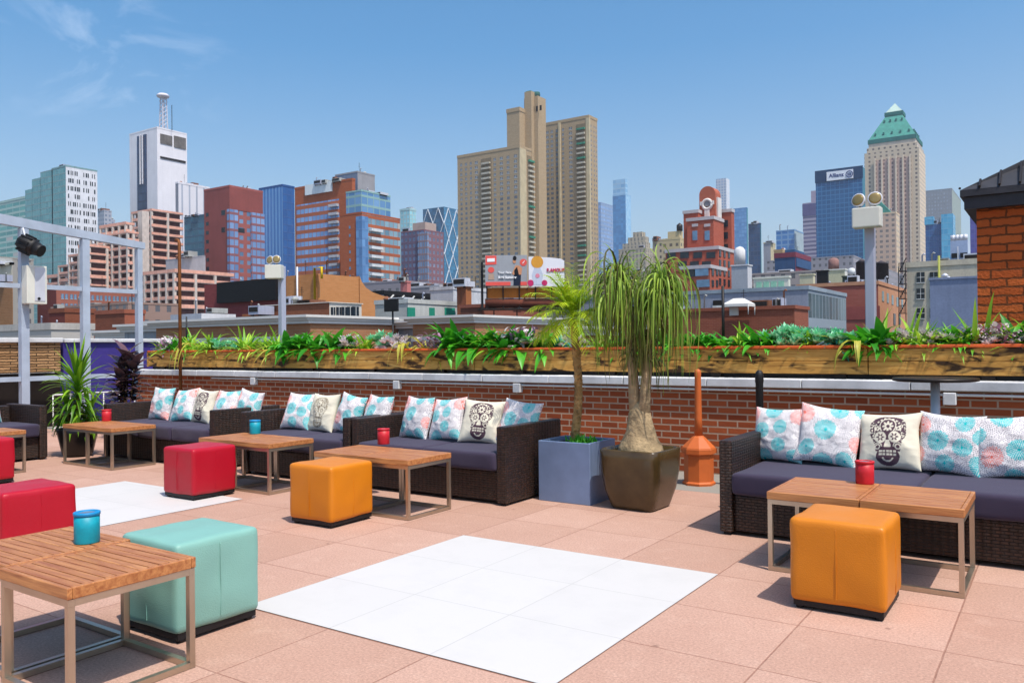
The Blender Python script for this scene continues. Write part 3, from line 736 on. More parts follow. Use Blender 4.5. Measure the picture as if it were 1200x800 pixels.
LAND = [(211, 'the rusty pole'), (331, 'the left light pole'), (458, 'the black sign panel'), (605, 'the billboards'), (672, 'the palm trunk'), (760, 'the ponytail palm'), (848, 'the thin black rod'), (1021, 'the right light pole'), (1099, 'the round bar table'), (1175, 'the brick stair house')]
ords = ['first', 'second', 'third', 'fourth', 'fifth', 'sixth', 'seventh', 'eighth', 'ninth', 'tenth', 'eleventh', 'twelfth', 'thirteenth', 'fourteenth', 'fifteenth', 'sixteenth', 'seventeenth', 'eighteenth', 'nineteenth', 'twentieth', 'last']
cnt = {}
for px, k in seq:
    nm, ds, fn, m = KINDS[k]; cnt[k] = cnt.get(k, -1)+1
    ld = min(LAND, key=lambda a: abs(a[0]-px))
    p = at_y(px, 405, 8.2); q = fn().build(nm, m, None, (p.x, 8.2+R.uniform(-.04, .04), 1.2+R.uniform(0, .02)), R.uniform(-.3, .3) if k in 'tjpw' else R.uniform(0, 6))
    s = R.uniform(.95, 1.25)*(1.15 if px > 650 else 1.5)*((.85 if px < 460 else 1.1) if k == 'j' else .85 if k in 'pw' else 1.05); q.scale = (s, s, s*R.uniform(1.0, 1.25)*(1.15 if k in 'jwpb' else 1))
    tag(q, f"{ds} near {ld[1]}, {ords[min(cnt[k], 20)]} such from left", 'plant', 'plants in the timber planter')

# ------------------------------------------------------------------ poles, lamps, frame
def twin_light(px, yb, ybox0, ybox1, label, rz):
    p = at_y(px, 400, 8.75); zt = at_y(px, yb, 8.75).z; zb0 = at_y(px, ybox1, 8.75).z; zb1 = at_y(px, ybox0, 8.75).z
    o = thing('emergency_light_pole', label, 'light pole', (p.x, 8.75, -.3), 0, 'twin emergency light poles')
    MB().box(-.045, .045, -.045, .045, 0, zt+.3, .006, 1).build('pole', M_polegrey, o)
    hb = (zb1-zb0)/2; b = MB().box(-.13, .13, -.075, .075, -hb, hb, .012, 2).build('battery_box', M_cream, o, (-.03 if rz else 0, -.125, (zb0+zb1)/2+.3), rz)
    for sx in (-.075, .075):
        l = MB().lathe([(.03, -.055), (.05, -.045), (.066, -.005), (.069, .013), (.062, .018)], 24)
        bmesh.ops.rotate(l.b, verts=l.b.verts, matrix=Matrix.Rotation(radians(78), 3, 'X'))
        lo = l.build('lamp_head', M_lightgrey, o, (sx-(.03 if rz else 0), -.14, zb1+.3+.08), rz+(-.25 if sx < 0 else .2))
        l = MB().lathe([(.058, .019), (.045, .025), (.02, .028)], 24); bmesh.ops.rotate(l.b, verts=l.b.verts, matrix=Matrix.Rotation(radians(78), 3, 'X')); l.build('lens', M_lens, lo)
        MB().tube([(0, .02, -.09), (0, .02, -.05)], .012, 6).build('bracket', M_dark, lo)
    return o
twin_light(1021, 262, 245.5, 268.5, 'grey pole with a cream box and two round lamps, right of the ponytail palm', 0)
twin_light(331, 312, 311, 327, 'grey pole with a cream box and two round lamps, near the black billboard', .5)
def rod(px, y0, y1, yy, r, m, label, name='thin_rod', bend=0):
    p, q = at_y(px+bend, y0, yy), at_y(px, y1, yy)
    o = MB().tube([(q.x, yy, q.z), (p.x, yy, p.z)], r, 8).build(name, m); return tag(o, label, 'rod')
rod(848, 335, 412, 8.3, .016, M_black, 'thin black rod standing in the planter right of the ponytail palm', bend=-1)
rod(218.5, 371, 412, 8.3, .013, M_black, 'thin black rod in the planter beside the rusty pole')
p = at_y(211.5, 450, 7.72); zt = at_y(211.5, 281, 7.72).z
tag(MB().tube([(0, 0, -.004), (0, 0, zt-.05), (-.02, 0, zt-.01), (-.07, 0, zt+.01), (-.1, 0, zt)], .026, 10).build('rusty_pole', M_rust, None, (p.x, 7.72, 0)), 'rusty brown pole with a crooked top before the brick wall', 'pole')
# black sign on a pole beyond the planter
p = at_y(459, 400, 9.2); z0, z1 = at_y(459, 365, 9.2).z, at_y(459, 350.5, 9.2).z
sg = thing('sign_panel', 'blank black square panel on a thin pole behind the planter', 'sign', (p.x, 9.2, -.3))
MB().box(-.14, .14, -.012, .012, z0+.3, z1+.3, .003, 1).build('panel', M_black, sg); MB().tube([(0, .03, 0), (0, .03, z1+.25)], .014, 8).build('pole', M_black, sg)

# steel pergola frame at the left, in the plane x = -13
FX = -13.0
fr = thing('steel_frame', 'blue grey steel frame of posts and beams at the left end of the terrace', 'frame', (FX, 0, 0))
ysA, ysB, ysC = 6.08, 7.01, 7.93
def ztop(y): return 3.07+(7.93-y)*.075
for y, wd in ((ysC, .085), (ysB, .115), (ysA, .115), (5.1, .115)):
    MB().box(-.05, .05, y-wd/2, y+wd/2, 0, ztop(y)-.075).build('post', M_frame, fr)
MB().prism([(-.056, 4.5, ztop(4.5)-.07), (-.056, 8.02, ztop(8.02)-.07), (-.056, 8.02, ztop(8.02)+.04), (-.056, 4.5, ztop(4.5)+.09)], (.112, 0, 0)).build('top_beam', M_frame, fr)
zm = at_x(162, 342, FX).z; z2 = at_x(5, 334, FX).z
for a, b2 in ((5.16, ysA-.06), (ysA+.06, ysB-.06), (ysB+.06, ysC-.045)):
    MB().box(-.03, .03, a, b2, zm-.035, zm+.035).build('middle_rail', M_frame, fr); MB().box(-.03, .03, a, b2, .83, .90).build('lower_rail', M_frame, fr)
# speaker and spotlight on the frame
sp = at_x(40, 334, FX+.13); a, b2 = at_x(28, 311, FX+.13), at_x(52, 357, FX+.13)
ss = thing('wall_speaker', 'white slim loudspeaker hung on the steel post', 'speaker', (FX+.13, sp.y, sp.z))
hz = abs(a.z-b2.z)/2; hy = abs(a.y-b2.y)/2
MB().box(-.075, .09, -hy, hy, -hz, hz, .012, 2).build('cabinet', M_cream, ss)
MB().box(.0905, .097, -hy*.25, hy*.8, -hz*.85, hz*.9, .003, 1).build('grille', M_lightgrey, ss)
b = MB().lathe([(.022, 0), (.022, .006)], 14); bmesh.ops.rotate(b.b, verts=b.b.verts, matrix=Matrix.Rotation(pi/2, 3, 'Y')); b.build('port', M_black, ss, (.0975, hy*.15, -hz*.72))
sp = at_x(33, 287, FX+.2)
ss = thing('stage_spotlight', 'black finned spotlight hanging from the steel beam', 'spotlight', (FX+.2, sp.y, sp.z))
for nm, pf in (('housing', [(.06, -.16), (.1, -.13), (.125, -.05), (.13, .04), (.12, .1), (.1, .14)]), ('barrel', [(.105, .142), (.09, .2), (.095, .23), (.08, .235)])):
    b = MB().lathe(pf, 20)
    if nm == 'housing':
        for k in range(10):
            t = k*2*pi/10; b.box(cos(t)*.13-.015, cos(t)*.13+.015, sin(t)*.13-.015, sin(t)*.13+.015, -.1, .08)
    bmesh.ops.rotate(b.b, verts=b.b.verts, matrix=Matrix.Rotation(radians(115), 3, 'Y') @ Matrix.Rotation(0, 3, 'Z')); b.build(nm, M_black, ss, (0, 0, 0), .5)
MB().tube([(-.0, 0, .1), (-.1, 0, .16), (-.16, 0, .27)], .016, 6).build('bracket', M_lightgrey, ss)

# stacked stone wall and purple wall panel beyond the frame
M_stone = brick('stacked ledge stone', '#cfa272', '#94704a', '#3d2e21', .30, .045, .007, 1.0, .9, .3, .37, .03)
M_purple = mat('purple painted wall', '#3d3080', .6, var=.3, vs=3, bs=8, bump=.1)
sw = thing('stone_wall', 'low ledge stone wall with a pale cap behind the far left sofa', 'wall', (-14.3, 0, 0))
MB().box(-.5, 0, 2, 7.28, .92, 1.42).build('stonework', M_stone, sw); MB().box(-.56, .06, 2, 7.30, 1.423, 1.50, .01, 1).build('cap', M_coping, sw); MB().box(-.5, -.02, 2, 7.28, -.3, .90).build('base_wall', M_dark, sw)
pw = thing('purple_wall', 'purple painted wall panel behind the steel frame', 'wall', (-14.3, 0, 0))
MB().box(-.3, 0, 7.33, 9.6, -.3, 1.42).build('panel', M_purple, pw); MB().box(-.36, .05, 7.33, 9.6, 1.423, 1.49, .01, 1).build('cap', M_coping, pw)
rr = thing('wire_railing', 'low white wire railing behind the black plant pot', 'railing', (-12.6, 0, 0))
for y0, y1 in ((6.3, 7.6),):
    MB().tube([(0, y0, .62), (0, y1, .62)], .012, 6).tube([(0, y0, .12), (0, y1, .12)], .012, 6).build('rail', M_conduit, rr)
    k = y0
    while k < y1+.01: MB().tube([(0, k, 0), (0, k, .62)], .009, 6).build('bar', M_conduit, rr); k += .26

# ------------------------------------------------------------------ brick stair house at the right
M_obrick = brick('rough orange brick', '#d06a30', '#b45220', '#74401f', .25, .078, .009, 1.0, .85, .35, .5, .035)
bh = thing('brick_stair_house', 'rough orange brick stair house with a dark hipped roof behind the planter', 'stair house', (-.66, 8.55, 0))
MB().box(0, 3.4, 0, 3.0, -.3, 2.49).build('brickwork', M_obrick, bh)
rf = MB(); e = .12; zt = 2.66
rf.box(-e+.03, 3.4+e, -e+.03, 3.0+e, 2.492, 2.60); rf.box(-e, 3.4+e, -e, 3.0+e, 2.603, zt)
pk0, pk1 = (1.5, 1.2, 3.62), (1.9, 1.5, 3.62)
A = [(-e, -e, zt+.002), (3.4+e, -e, zt+.002), (3.4+e, 3+e, zt+.002), (-e, 3+e, zt+.002)]
rf.poly([A[0], A[1], pk1, pk0]); rf.poly([A[1], A[2], pk1]); rf.poly([A[2], A[3], pk0, pk1]); rf.poly([A[3], A[0], pk0])
g = rf
for k in range(24):
    x0 = -e+k*.155; t = min(1, (x0+e)/1.67) if x0 < 1.5 else max(.05, 1-(x0-1.9)/1.67)
    t = min(1, t)*.92
    g.tube([(x0, -e-.005, zt+.02), (x0+(0), -e+1.37*t, zt+.02+.96*t)], .012, 5, mi=1)
rf.build('roof', [M_roof, M_dark], bh)
# ------------------------------------------------------------------ the city
GZ = -18.0
GRP = 'buildings of the skyline'
def bld(name, label, l, c, r, yt, D, front, side=None, roofm=None, par=.8, base=GZ, depth=None, cat='building', group=GRP):
    """a block on the street grid: its near corner at pixel column c and depth D, front face (to -y) back to column l, side face (to +x) back to column r"""
    P = at_d(c, yt, D); xl = at_y(l, 400, P.y).x
    yb = at_x(r, 400, P.x).y if depth is None else P.y+depth
    o = thing(name, label, cat, (P.x, P.y, base), 0, group); W = P.x-xl; Dp = yb-P.y; Hh = P.z-base
    b = MB(); b.box(-W, 0, 0, Dp, 0, Hh)
    for f in b.b.faces:
        f.material_index = 1 if abs(f.normal.x) > .7 else (2 if f.normal.z > .7 else 0)
    b.build('walls', [front, side or front, roofm or M_rooftop], o)
    if par:
        t = max(.25, par*.35); q = MB(); q.box(-W-t*.3, t*.3, -t*.3, t, Hh, Hh+par).box(-W-t*.3, t*.3, Dp-t, Dp+t*.3, Hh, Hh+par).box(-W-t*.3, -W+t, t, Dp-t, Hh, Hh+par).box(-t, t*.3, t, Dp-t, Hh, Hh+par)
        pm = WALLOF.get((side or front).name) or WALLOF.get(front.name); q.build('parapet', plain('parapet wall', pm) if pm else (side or front), o)
    o['_w'] = W; o['_d'] = Dp; o['_h'] = Hh; o['_D'] = D
    return o
def dims(o): return o['_w'], o['_d'], o['_h']
def px_z(o, px, py, face):  # a picture point on one of the faces, in the building's own metres
    P = at_y(px, py, o.location.y) if face == 'f' else at_x(px, py, o.location.x)
    return P-o.location
class Wins:
    """window parts of one building: the first hundred are parts, the rest one part"""
    def __init__(s, o, m, name='window', cap=96, frame=None): s.o, s.m, s.n, s.left, s.rest, s.frame, s.me = o, m, name, cap, MB(), frame, {}
    def one(s, face, u, z, w, h, d=.12):
        key = (face, round(w, 2), round(h, 2))
        if s.left > 0:
            s.left -= 1
            if key not in s.me:
                b = MB()
                if face == 'f': b.box(-w/2, w/2, -d*.4, d*.6, -h/2, h/2)
                else: b.box(-d*.6, d*.4, -w/2, w/2, -h/2, h/2)
                t = w*.07
                if s.frame:
                    q = d*.62
                    if face == 'f': b.box(-w/2-t, w/2+t, -q, -d*.42, -h/2-t*1.6, -h/2+t*.2, mi=1).box(-t/2, t/2, -q, -d*.42, -h/2+t*.21, h/2, mi=1).box(-w/2+.001, -t/2-.001, -q, -d*.42, -t/2, t/2, mi=1).box(t/2+.001, w/2-.001, -q, -d*.42, -t/2, t/2, mi=1)
                    else: b.box(d*.42, q, -w/2-t, w/2+t, -h/2-t*1.6, -h/2+t*.2, mi=1).box(d*.42, q, -t/2, t/2, -h/2+t*.21, h/2, mi=1)
                ob = b.build(s.n, [s.m, s.frame or s.m], s.o); s.me[key] = ob.data
            else:
                ob = bpy.data.objects.new(s.n, s.me[key]); COL.objects.link(ob); ob.parent = s.o
            ob.location = (u, 0, z) if face == 'f' else (0, u, z)
        else:
            if face == 'f': s.rest.box(u-w/2, u+w/2, -d*.4, d*.6, z-h/2, z+h/2)
            else: s.rest.box(-d*.6, d*.4, u-w/2, u+w/2, z-h/2, z+h/2)
    def grid(s, face, u0, u1, z0, z1, nu, nz, wr=.5, hr=.5, skip=0):
        for j in range(nz):
            for i in range(nu):
                if skip and R.random() < skip: continue
                du, dz = (u1-u0)/nu, (z1-z0)/nz
                s.one(face, u0+du*(i+.5), z1-dz*(j+.5), abs(du)*wr, dz*hr)
        return s
    def done(s):
        if len(s.rest.b.verts): tag(s.rest.build(s.n, s.m, s.o), kind='stuff')
        else: s.rest.b.free()
M_rooftop = mat('grey roof felt', '#7e7c7a', .9, var=.3, vs=.4)
M_glassd = mat('dark window glass', '#1f2a33', .12, 0, .4, .5, .7)
M_glassb = mat('sky blue window glass', '#5d86a8', .08, 0, .8, .35, .5)
M_winfr = mat('pale window frame', '#c9cac6', .5)
def plain(n, h, rough=.85, var=.18, vs=.25):
    t = NT(n); o = t.obj(); c = lin(h); f = t.noise(o, vs, 6, .65); g = t.noise(t.scale(o, (1, 1, .06)), vs*5, 4, .7); q = t.noise(o, vs*22, 3)
    d = tuple(x*(1-var) for x in c[:3])+(1,); l = tuple(min(1, x*(1+var*.5)) for x in c[:3])+(1,)
    b = t.mix(t.ramp(g, [(.5, (0, 0, 0)), (.75, (min(.8, var*2.2),)*3)]), t.ramp(f, [(.3, d), (.7, l)]), tuple(x*.55 for x in c[:3])+(1,))
    t.base(t.mix(min(.5, var*1.2), b, t.ramp(q, [(.3, (.3, .3, .3)), (.7, (.7, .7, .7))]), 'OVERLAY'), rough, 0, .3); return t.m
def clutter(o, n, sc=1.0, seed=1, inset=.12):
    r = random.Random(seed); W, Dp, Hh = dims(o); ms = (M_polegrey, M_lightgrey, M_con2, M_rustp)
    for k in range(n):
        x, y = -W*r.uniform(inset, 1-inset), Dp*r.uniform(.1, .8); m = r.choice(ms); t = r.random()
        if t < .45:
            a, b, h = [r.uniform(.4, 1.3)*sc for _ in range(3)]; q = MB(); q.box(x-a, x+a, y-b, y+b, Hh+.15*sc, Hh+.15*sc+h)
            q.box(x-a*.85, x+a*.85, y-b-.04*sc, y-b-.003, Hh+.15*sc+h*.3, Hh+.15*sc+h*.85, mi=1); q.box(x-a*.8, x-a*.6, y-b*.8, y+b*.8, Hh, Hh+.147*sc, mi=1).box(x+a*.6, x+a*.8, y-b*.8, y+b*.8, Hh, Hh+.147*sc, mi=1)
            q.build('roof_unit', [m, M_dark], o)
        elif t < .75:
            h = r.uniform(.6, 2.2)*sc; MB().tube([(x, y, Hh), (x, y, Hh+h), (x+.18*sc, y-.05, Hh+h+.16*sc), (x+.35*sc, y-.05, Hh+h+.05*sc)], .10*sc, 7).build('vent_pipe', m, o)
        elif t < .9: MB().lathe([(.25*sc, 0), (.25*sc, .5*sc), (.42*sc, .55*sc), (.42*sc, .75*sc), (.1*sc, 1.0*sc)], 12, (x, y, Hh)).build('roof_fan', m, o)
        else:
            h = r.uniform(2, 3.6)*sc; q = MB().tube([(x, y, Hh), (x, y, Hh+h)], .035*sc, 5)
            for z in (.7, .82, .94): q.tube([(x-.5*sc*(1.4-z), y, Hh+h*z), (x+.5*sc*(1.4-z), y, Hh+h*z)], .022*sc, 4)
            q.build('aerial', M_dark, o)

M_con2 = plain('weathered sheet metal', '#a8aaa6', var=.3); M_rustp = plain('rusty roof iron', '#8a5a42', var=.35)

# left end
b1 = bld('glass_apartment_tower', 'green glass tower with banded floors at the far left edge', -40, 31, 33, 232, 520, grid('green banded glass', '#a9c6bf', '#2b7472', 9, 3.6, .95, .62, '#63aca2', lit=.1), None, par=1.5)
bld('glass_penthouse_tower', 'pale green glass upper block behind the banded tower at the far left', -30, 6, 32, 240, 600, grid('pale green glass', '#b9ccc8', '#5d8f90', 4, 3.6, .9, .6), None)
m_tq = grid('teal curtain wall', '#7fa3a5', '#3f7f86', 2.6, 3.3, .86, .78, '#6fa9a9', .15); m_wp = plain('white concrete panel', '#dfe1e6')
wt = bld('teal and white tower', 'x', 62, 77, 115.5, 195, 430, m_tq, m_wp)
wt.name = 'stepped_tower'; wt['label'] = 'stepped teal glass tower with a white side of scattered small windows'
W, Dp, Hh = dims(wt)
for i, (l_, r_, y_) in enumerate(((48, 62.3, 200), (38, 48.3, 209), (30, 38.3, 222))):
    x0, x1 = px_z(wt, l_, 300, 'f').x, px_z(wt, r_, 300, 'f').x; z1 = px_z(wt, (l_+r_)/2, y_, 'f').z
    MB().box(x0, x1-.02, 0, Dp, 0, z1).build('stepped_wing', m_tq, wt)
wn = Wins(wt, M_glassd)
for j in range(26):
    for i in range(13):
        if i == 6 or R.random() < .16: continue
        wn.one('s', Dp*(.05+.9*(i+.5+R.uniform(-.2, .2))/13), Hh-3-j*4.1, Dp*.036*R.choice((.7, 1, 1.3)), 2.3)
wn.done()
for l_, c_p, r_, y_, D_, n_ in ((116, 122, 132, 247, 640, 'pale grey block'), (124, 130, 136, 258, 700, 'grey tower with dark bands')):
    bld('distant_block', 'small '+n_+' between the stepped tower and the white antenna tower', l_, c_p, r_, y_, D_, grid(n_, '#a9adb8', '#5a6474', 3, 3.4, .5, .5))
# white antenna tower
m_wt = plain('white tower cladding', '#e4e2e6', var=.08, vs=.1)
t = bld('antenna_tower', 'tall white windowless tower with a lattice antenna mast on top', 153.6, 184, 221, 150, 460, m_wt, None, par=.8)
W, Dp, Hh = dims(t); xs0, xs1 = px_z(t, 162.5, 300, 'f').x, px_z(t, 173, 300, 'f').x
m_slot = grid('dark slot glazing', '#23304e', '#1a2644', 3, 4.5, .9, .9)
MB().box(xs0, xs1, -.5, .4, 0, Hh-2).build('window_slot', m_slot, t)
for a in (.36, .62): MB().box(xs0+(xs1-xs0)*a-.4, xs0+(xs1-xs0)*a+.4, -.9, -.52, Hh-30, Hh-2).build('slot_fin', m_wt, t)
for (l_, r_, y0, y1, nm) in ((187.6, 201.6, 154.6, 171, 'roof_opening'), (203.6, 217.6, 157, 175.5, 'roof_opening'), (187.6, 217.3, 181, 191.5, 'louvre_strip')):
    a, c2 = px_z(t, l_, y0, 's'), px_z(t, r_, y1, 's')
    b = MB(); b.box(-.5, .35, a.y, c2.y, min(c2.z, a.z)+.0, a.z-1.0); b.build(nm, M_dark if nm == 'louvre_strip' else plain('shaded plant room', '#6f6a66', var=.5, vs=.2), t)
ms = MB(); ht = (150-110)*460/F
for sx in (-1, 1):
    for sy in (-1, 1): ms.tube([(sx*1.6, sy*1.6, 0), (sx*1.1, sy*1.1, ht)], .28, 4)
z = 0
while z < ht-2.4:
    for sx, sy, ex, ey in ((-1, -1, 1, -1), (1, -1, 1, 1), (1, 1, -1, 1), (-1, 1, -1, -1)): ms.tube([(sx*1.5, sy*1.5, z), (ex*1.4, ey*1.4, z+2.4)], .16, 4)
    z += 2.4
M_mast = plain('pale mast steel', '#d9d4da')
ms.build('mast', M_mast, t, (-3, 6, Hh)); MB().lathe([(.5, 0), (3.2, .8), (3.6, 1.6), (2.6, 2.6), (.6, 2.8)], 14).build('dish', M_mast, t, (-2.5, 5.5, Hh+ht-1)); MB().tube([(2, 8, Hh), (2, 8, Hh+ht*.75)], .18, 5).build('aerial', M_dark, t)
bld('ribbed_tower', 'white vertically ribbed tower right of the antenna tower', 207, 209, 247, 215, 430, plain('grey tower flank', '#8e929c'), grid('white ribs', '#e6e4e8', '#8b8f99', 4.4, 400, .22, 1), par=1)
bld('blue_green_tower', 'dark blue green glass tower left of the red brick tower', 217, 241, 245, 252, 400, grid('dark teal glass', '#44647a', '#173d52', 3, 3.4, .85, .7, '#2d6a80'), par=.6)
m_rb = plain('dusty red brick', '#8c4a45', vs=.1)
b6 = bld('red_brick_tower', 'red brick tower with blue windows, right of the ribbed white tower', 240.5, 269, 309.5, 219, 330, m_rb, grid('red brick and blue glass', '#9f5852', '#3d5878', 3.7, 3.35, .52, .5, '#7f9cc0', z0=1), par=.8)
W, Dp, Hh = dims(b6); q = grid('blue corner glass', '#8f5a60', '#46689a', 2.2, 3.35, .86, .7, '#8cabd6')
MB().box(.01, .12, .2, Dp-.2, Hh-9, Hh-.05).build('upper_wall', m_rb, b6); MB().box(-1.2, .5, -.5, 3.6, 0, Hh-9).build('corner_bay', q, b6); MB().box(.05, .7, Dp-6.5, Dp+.2, 0, Hh-9).build('corner_bay', q, b6)
wn = Wins(b6, M_glassd); wn.grid('f', -W*.95, -W*.8, Hh-60, Hh-8, 1, 14, .7, .4); wn.one('f', -W*.25, Hh-10, 2.4, 2); wn.one('f', -W*.25, Hh-17, 2.4, 2); wn.one('s', Dp*.28, Hh-17, 5, 1.8); wn.done()
bld('blue_glass_tower', 'plain deep blue glass tower between the red brick and the orange tower', 305, 331, 346.5, 218, 430, grid('blue striped glass', '#6fa2d4', '#2c62a4', 2.6, 60, .55, .98, '#3a78bc'), grid('deep blue glass', '#1f4f8c', '#164684', 3, 4, .9, .9, '#1d5a9c'), par=1)
# orange tower with banded front
m_or = brick('orange brick', '#b06440', '#a65a38', '#9a4a2a', 1.2, .4, .03, .1, .85, .15)
m_ofr = grid('orange banded front', '#b06240', '#3f6ca8', 2.2, 3.25, .9, .56, '#8db4e2')
o8 = bld('orange_brick_tower', 'orange brick tower with blue window bands and a white sign near its top', 347, 412.6, 418, 211, 310, m_or, m_or, par=.8)
W, Dp, Hh = dims(o8); x0, x1 = px_z(o8, 348.5, 300, 'f').x, px_z(o8, 398, 300, 'f').x; zt = px_z(o8, 372, 237, 'f').z
MB().box(x0, x1, -.35, .3, 0, zt).build('window_front', m_ofr, o8)
for j in range(11):
    zz = zt-2.4-j*3.25; MB().box(x1-4.5, x1+.1, -1.5, -.36, zz-.5, zz+.5).build('balcony', plain('pale balcony', '#b9bcc2'), o8)
a, c2 = px_z(o8, 358.6, 217.5, 'f'), px_z(o8, 390, 227, 'f')
MB().box(a.x, c2.x, -.6, -.05, a.z-4.0, a.z).build('blank_sign', plain('pale sign sheet', '#d9e3e6', var=.06), o8)
o8b = bld('brick_and_glass_block', 'lower orange brick and glass block with balconies, attached right of the orange tower', 400, 424, 470, 250, 296, m_or, grid('banded glass side', '#a9562f', '#35607a', 2.4, 3.25, .92, .64, '#9fc0cc', lit=.12, z0=1.5), par=.6)
W, Dp, Hh = dims(o8b)
MB().box(-2.6, .4, -.4, 2.8, 0, Hh-1).build('corner_glazing', grid('corner glazing', '#5a86b8', '#2f5d92', 1.6, 3.25, .9, .8, '#6f9fd0'), o8b)
for j in range(9): MB().box(.05, 1.5, 3.5, 9.5, Hh-6-j*3.25, Hh-5-j*3.25).build('balcony', plain('white balcony front', '#cfd4d6'), o8b)
wn = Wins(o8b, M_glassb); wn.grid('f', -W*.66, -W*.46, Hh-42, Hh-3, 1, 13, .35, .35); wn.done()
g8 = bld('glass_attic', 'x', 407, 423.3, 459, 224, 297, grid('attic glazing', '#8fb6b4', '#2f6698', 3.2, 3.4, .9, .75, '#7ba6cf'), None, par=.6, base=at_d(424, 250.5, 296).z)
g8.name = 'glass_upper_block'; g8['label'] = 'glazed upper storeys set back on the orange brick and glass block'
g9 = bld('grey_plant_block', 'grey windowless plant room block rising behind the orange tower', 394.5, 419, 441, 202, 318, plain('blue grey metal', '#74839a'), plain('grey metal sheet', '#98989c'), par=.6)
bld('slim_teal_tower', 'slim pale teal tower far behind, left of the triangular lattice tower', 470, 480, 489, 246, 800, grid('pale teal glass', '#a7c9cc', '#6fa6b0', 4, 4, .6, .7), par=2)
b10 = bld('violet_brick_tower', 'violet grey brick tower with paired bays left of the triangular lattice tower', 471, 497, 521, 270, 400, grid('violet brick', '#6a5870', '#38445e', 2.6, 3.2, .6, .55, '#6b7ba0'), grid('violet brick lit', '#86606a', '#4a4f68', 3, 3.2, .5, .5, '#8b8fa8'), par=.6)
W, Dp, Hh = dims(b10); MB().box(-3, 3, -1.2, .02, 0, Hh-1).build('corner_bay', grid('bay glass', '#8f7a80', '#58708e', 1.5, 3.2, .7, .7), b10); MB().box(-W*.6, -1, 2, Dp*.7, Hh, Hh+4.5).build('penthouse', plain('beige plant room', '#b5a096'), b10)
# faceted tower with the diagonal lattice
o11 = bld('lattice_tower', 'dark blue faceted tower with a white triangular lattice', 497, 520, 541, 243, 900, grid('dark facet glass', '#2a5a78', '#123a56', 4, 4, .9, .85, '#2c6a92'), grid('blue facet glass', '#3a7292', '#1a5478', 4, 4, .9, .85, '#3a86ae'), par=.8)
W, Dp, Hh = dims(o11); M_lat = plain('white lattice steel', '#d5dce2', var=.05); n = 4; hz = 26
hz = 17
for k in range(9):
    z0, z1 = Hh-hz*k, Hh-hz*(k+1)
    for i in range(2):
        u0, u1, um = -W+W*i/2, -W+W*(i+1)/2, -W+W*(i+.5)/2
        a, b_ = (u0, um) if k % 2 else (um, u0)
        MB().tube([(a, -.5, z0), (b_, -.5, z1)], .5, 4).tube([((u1 if k % 2 else um), -.5, z0), ((um if k % 2 else u1), -.5, z1)], .5, 4).build('lattice_bar', M_lat, o11)
        v0, v1, vm = Dp*i/2, Dp*(i+1)/2, Dp*(i+.5)/2
        MB().tube([((v0 if k % 2 else vm)*0+.5, (v0 if k % 2 else vm), z0), (.5, (vm if k % 2 else v0), z1)], .5, 4).tube([(.5, (v1 if k % 2 else vm), z0), (.5, (vm if k % 2 else v1), z1)], .5, 4).build('lattice_bar', M_lat, o11)
# tan twin apartment tower
m_tan = brick('tan brick', '#b9a384', '#ab9576', '#c8b08a', 1.0, .35, .03, .1, .85, .3); m_tanl = plain('pale tan concrete', '#c4b695')
def tan_part(o, l, c, r, yt, D, nm, root): pass
t12 = bld('tan_apartment_tower', 'x', 538, 609, 641, 173, 480, m_tan, m_tan, par=1.6); t12['label'] = 'lower tan brick apartment slab with stacked balconies, left half of the twin tower'
W, Dp, Hh = dims(t12); M_glassg = mat('pale grey window glass', '#6f7880', .15, 0, .5, .6, .35)
wn = Wins(t12, M_glassg, cap=92, frame=M_winfr); fl = 3.02; nf = 34
cols = [(.04, .09), (.12, .17), (.20, .25), (.28, .35), (.585, .64), (.68, .75), (.79, .85), (.9, .97)]
for j in range(nf):
    for a, c2 in cols: wn.one('f', -W+W*(a+c2)/2, Hh-4.5-j*fl, W*(c2-a)*.68, 1.55)
    for a in (.58, .68, .80, .92): wn.one('s', Dp*a, Hh-4.5-j*fl, Dp*.06, 1.5)
wn.done()
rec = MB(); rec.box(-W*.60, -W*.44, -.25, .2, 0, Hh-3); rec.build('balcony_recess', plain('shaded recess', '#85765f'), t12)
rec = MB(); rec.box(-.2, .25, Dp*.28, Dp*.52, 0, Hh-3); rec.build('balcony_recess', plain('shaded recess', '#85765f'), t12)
M_balc = plain('grey balcony front', '#b9b4a4'); M_balg = plain('green balcony front', '#3f8a72')
bal = {}
def balcony(o, face, u, z, w, m, d=1.5, h=1.1):
    k = (face, round(w, 1), m.name)
    if k not in bal:
        b = MB()
        if face == 'f': b.box(-w/2, w/2, -d, -.26, -h/2, h/2)
        else: b.box(.26, d, -w/2, w/2, -h/2, h/2)
        ob = b.build('balcony', m, o); bal[k] = ob.data
    else: ob = bpy.data.objects.new('balcony', bal[k]); COL.objects.link(ob); ob.parent = o
    ob.location = (u, 0, z) if face == 'f' else (0, u, z)
for j in range(nf):
    balcony(t12, 'f', -W*.52, Hh-6.2-j*fl, W*.135, M_balc); balcony(t12, 's', Dp*.40, Hh-6.2-j*fl, Dp*.2, M_balg if j in (0, 9, 15) else M_balc)
MB().box(-.4, .3, -.2, Dp*.22, 0, Hh).build('plain_pier', m_tanl, t12)
t13 = bld('tan_apartment_tower', 'x', 640, 690, 702.5, 138, 505, m_tan, m_tan, par=1.8); t13['label'] = 'taller tan brick apartment slab with stacked balconies, right half of the twin tower'
W, Dp, Hh = dims(t13); nf = 44; wn = Wins(t13, M_glassg, cap=92, frame=M_winfr)
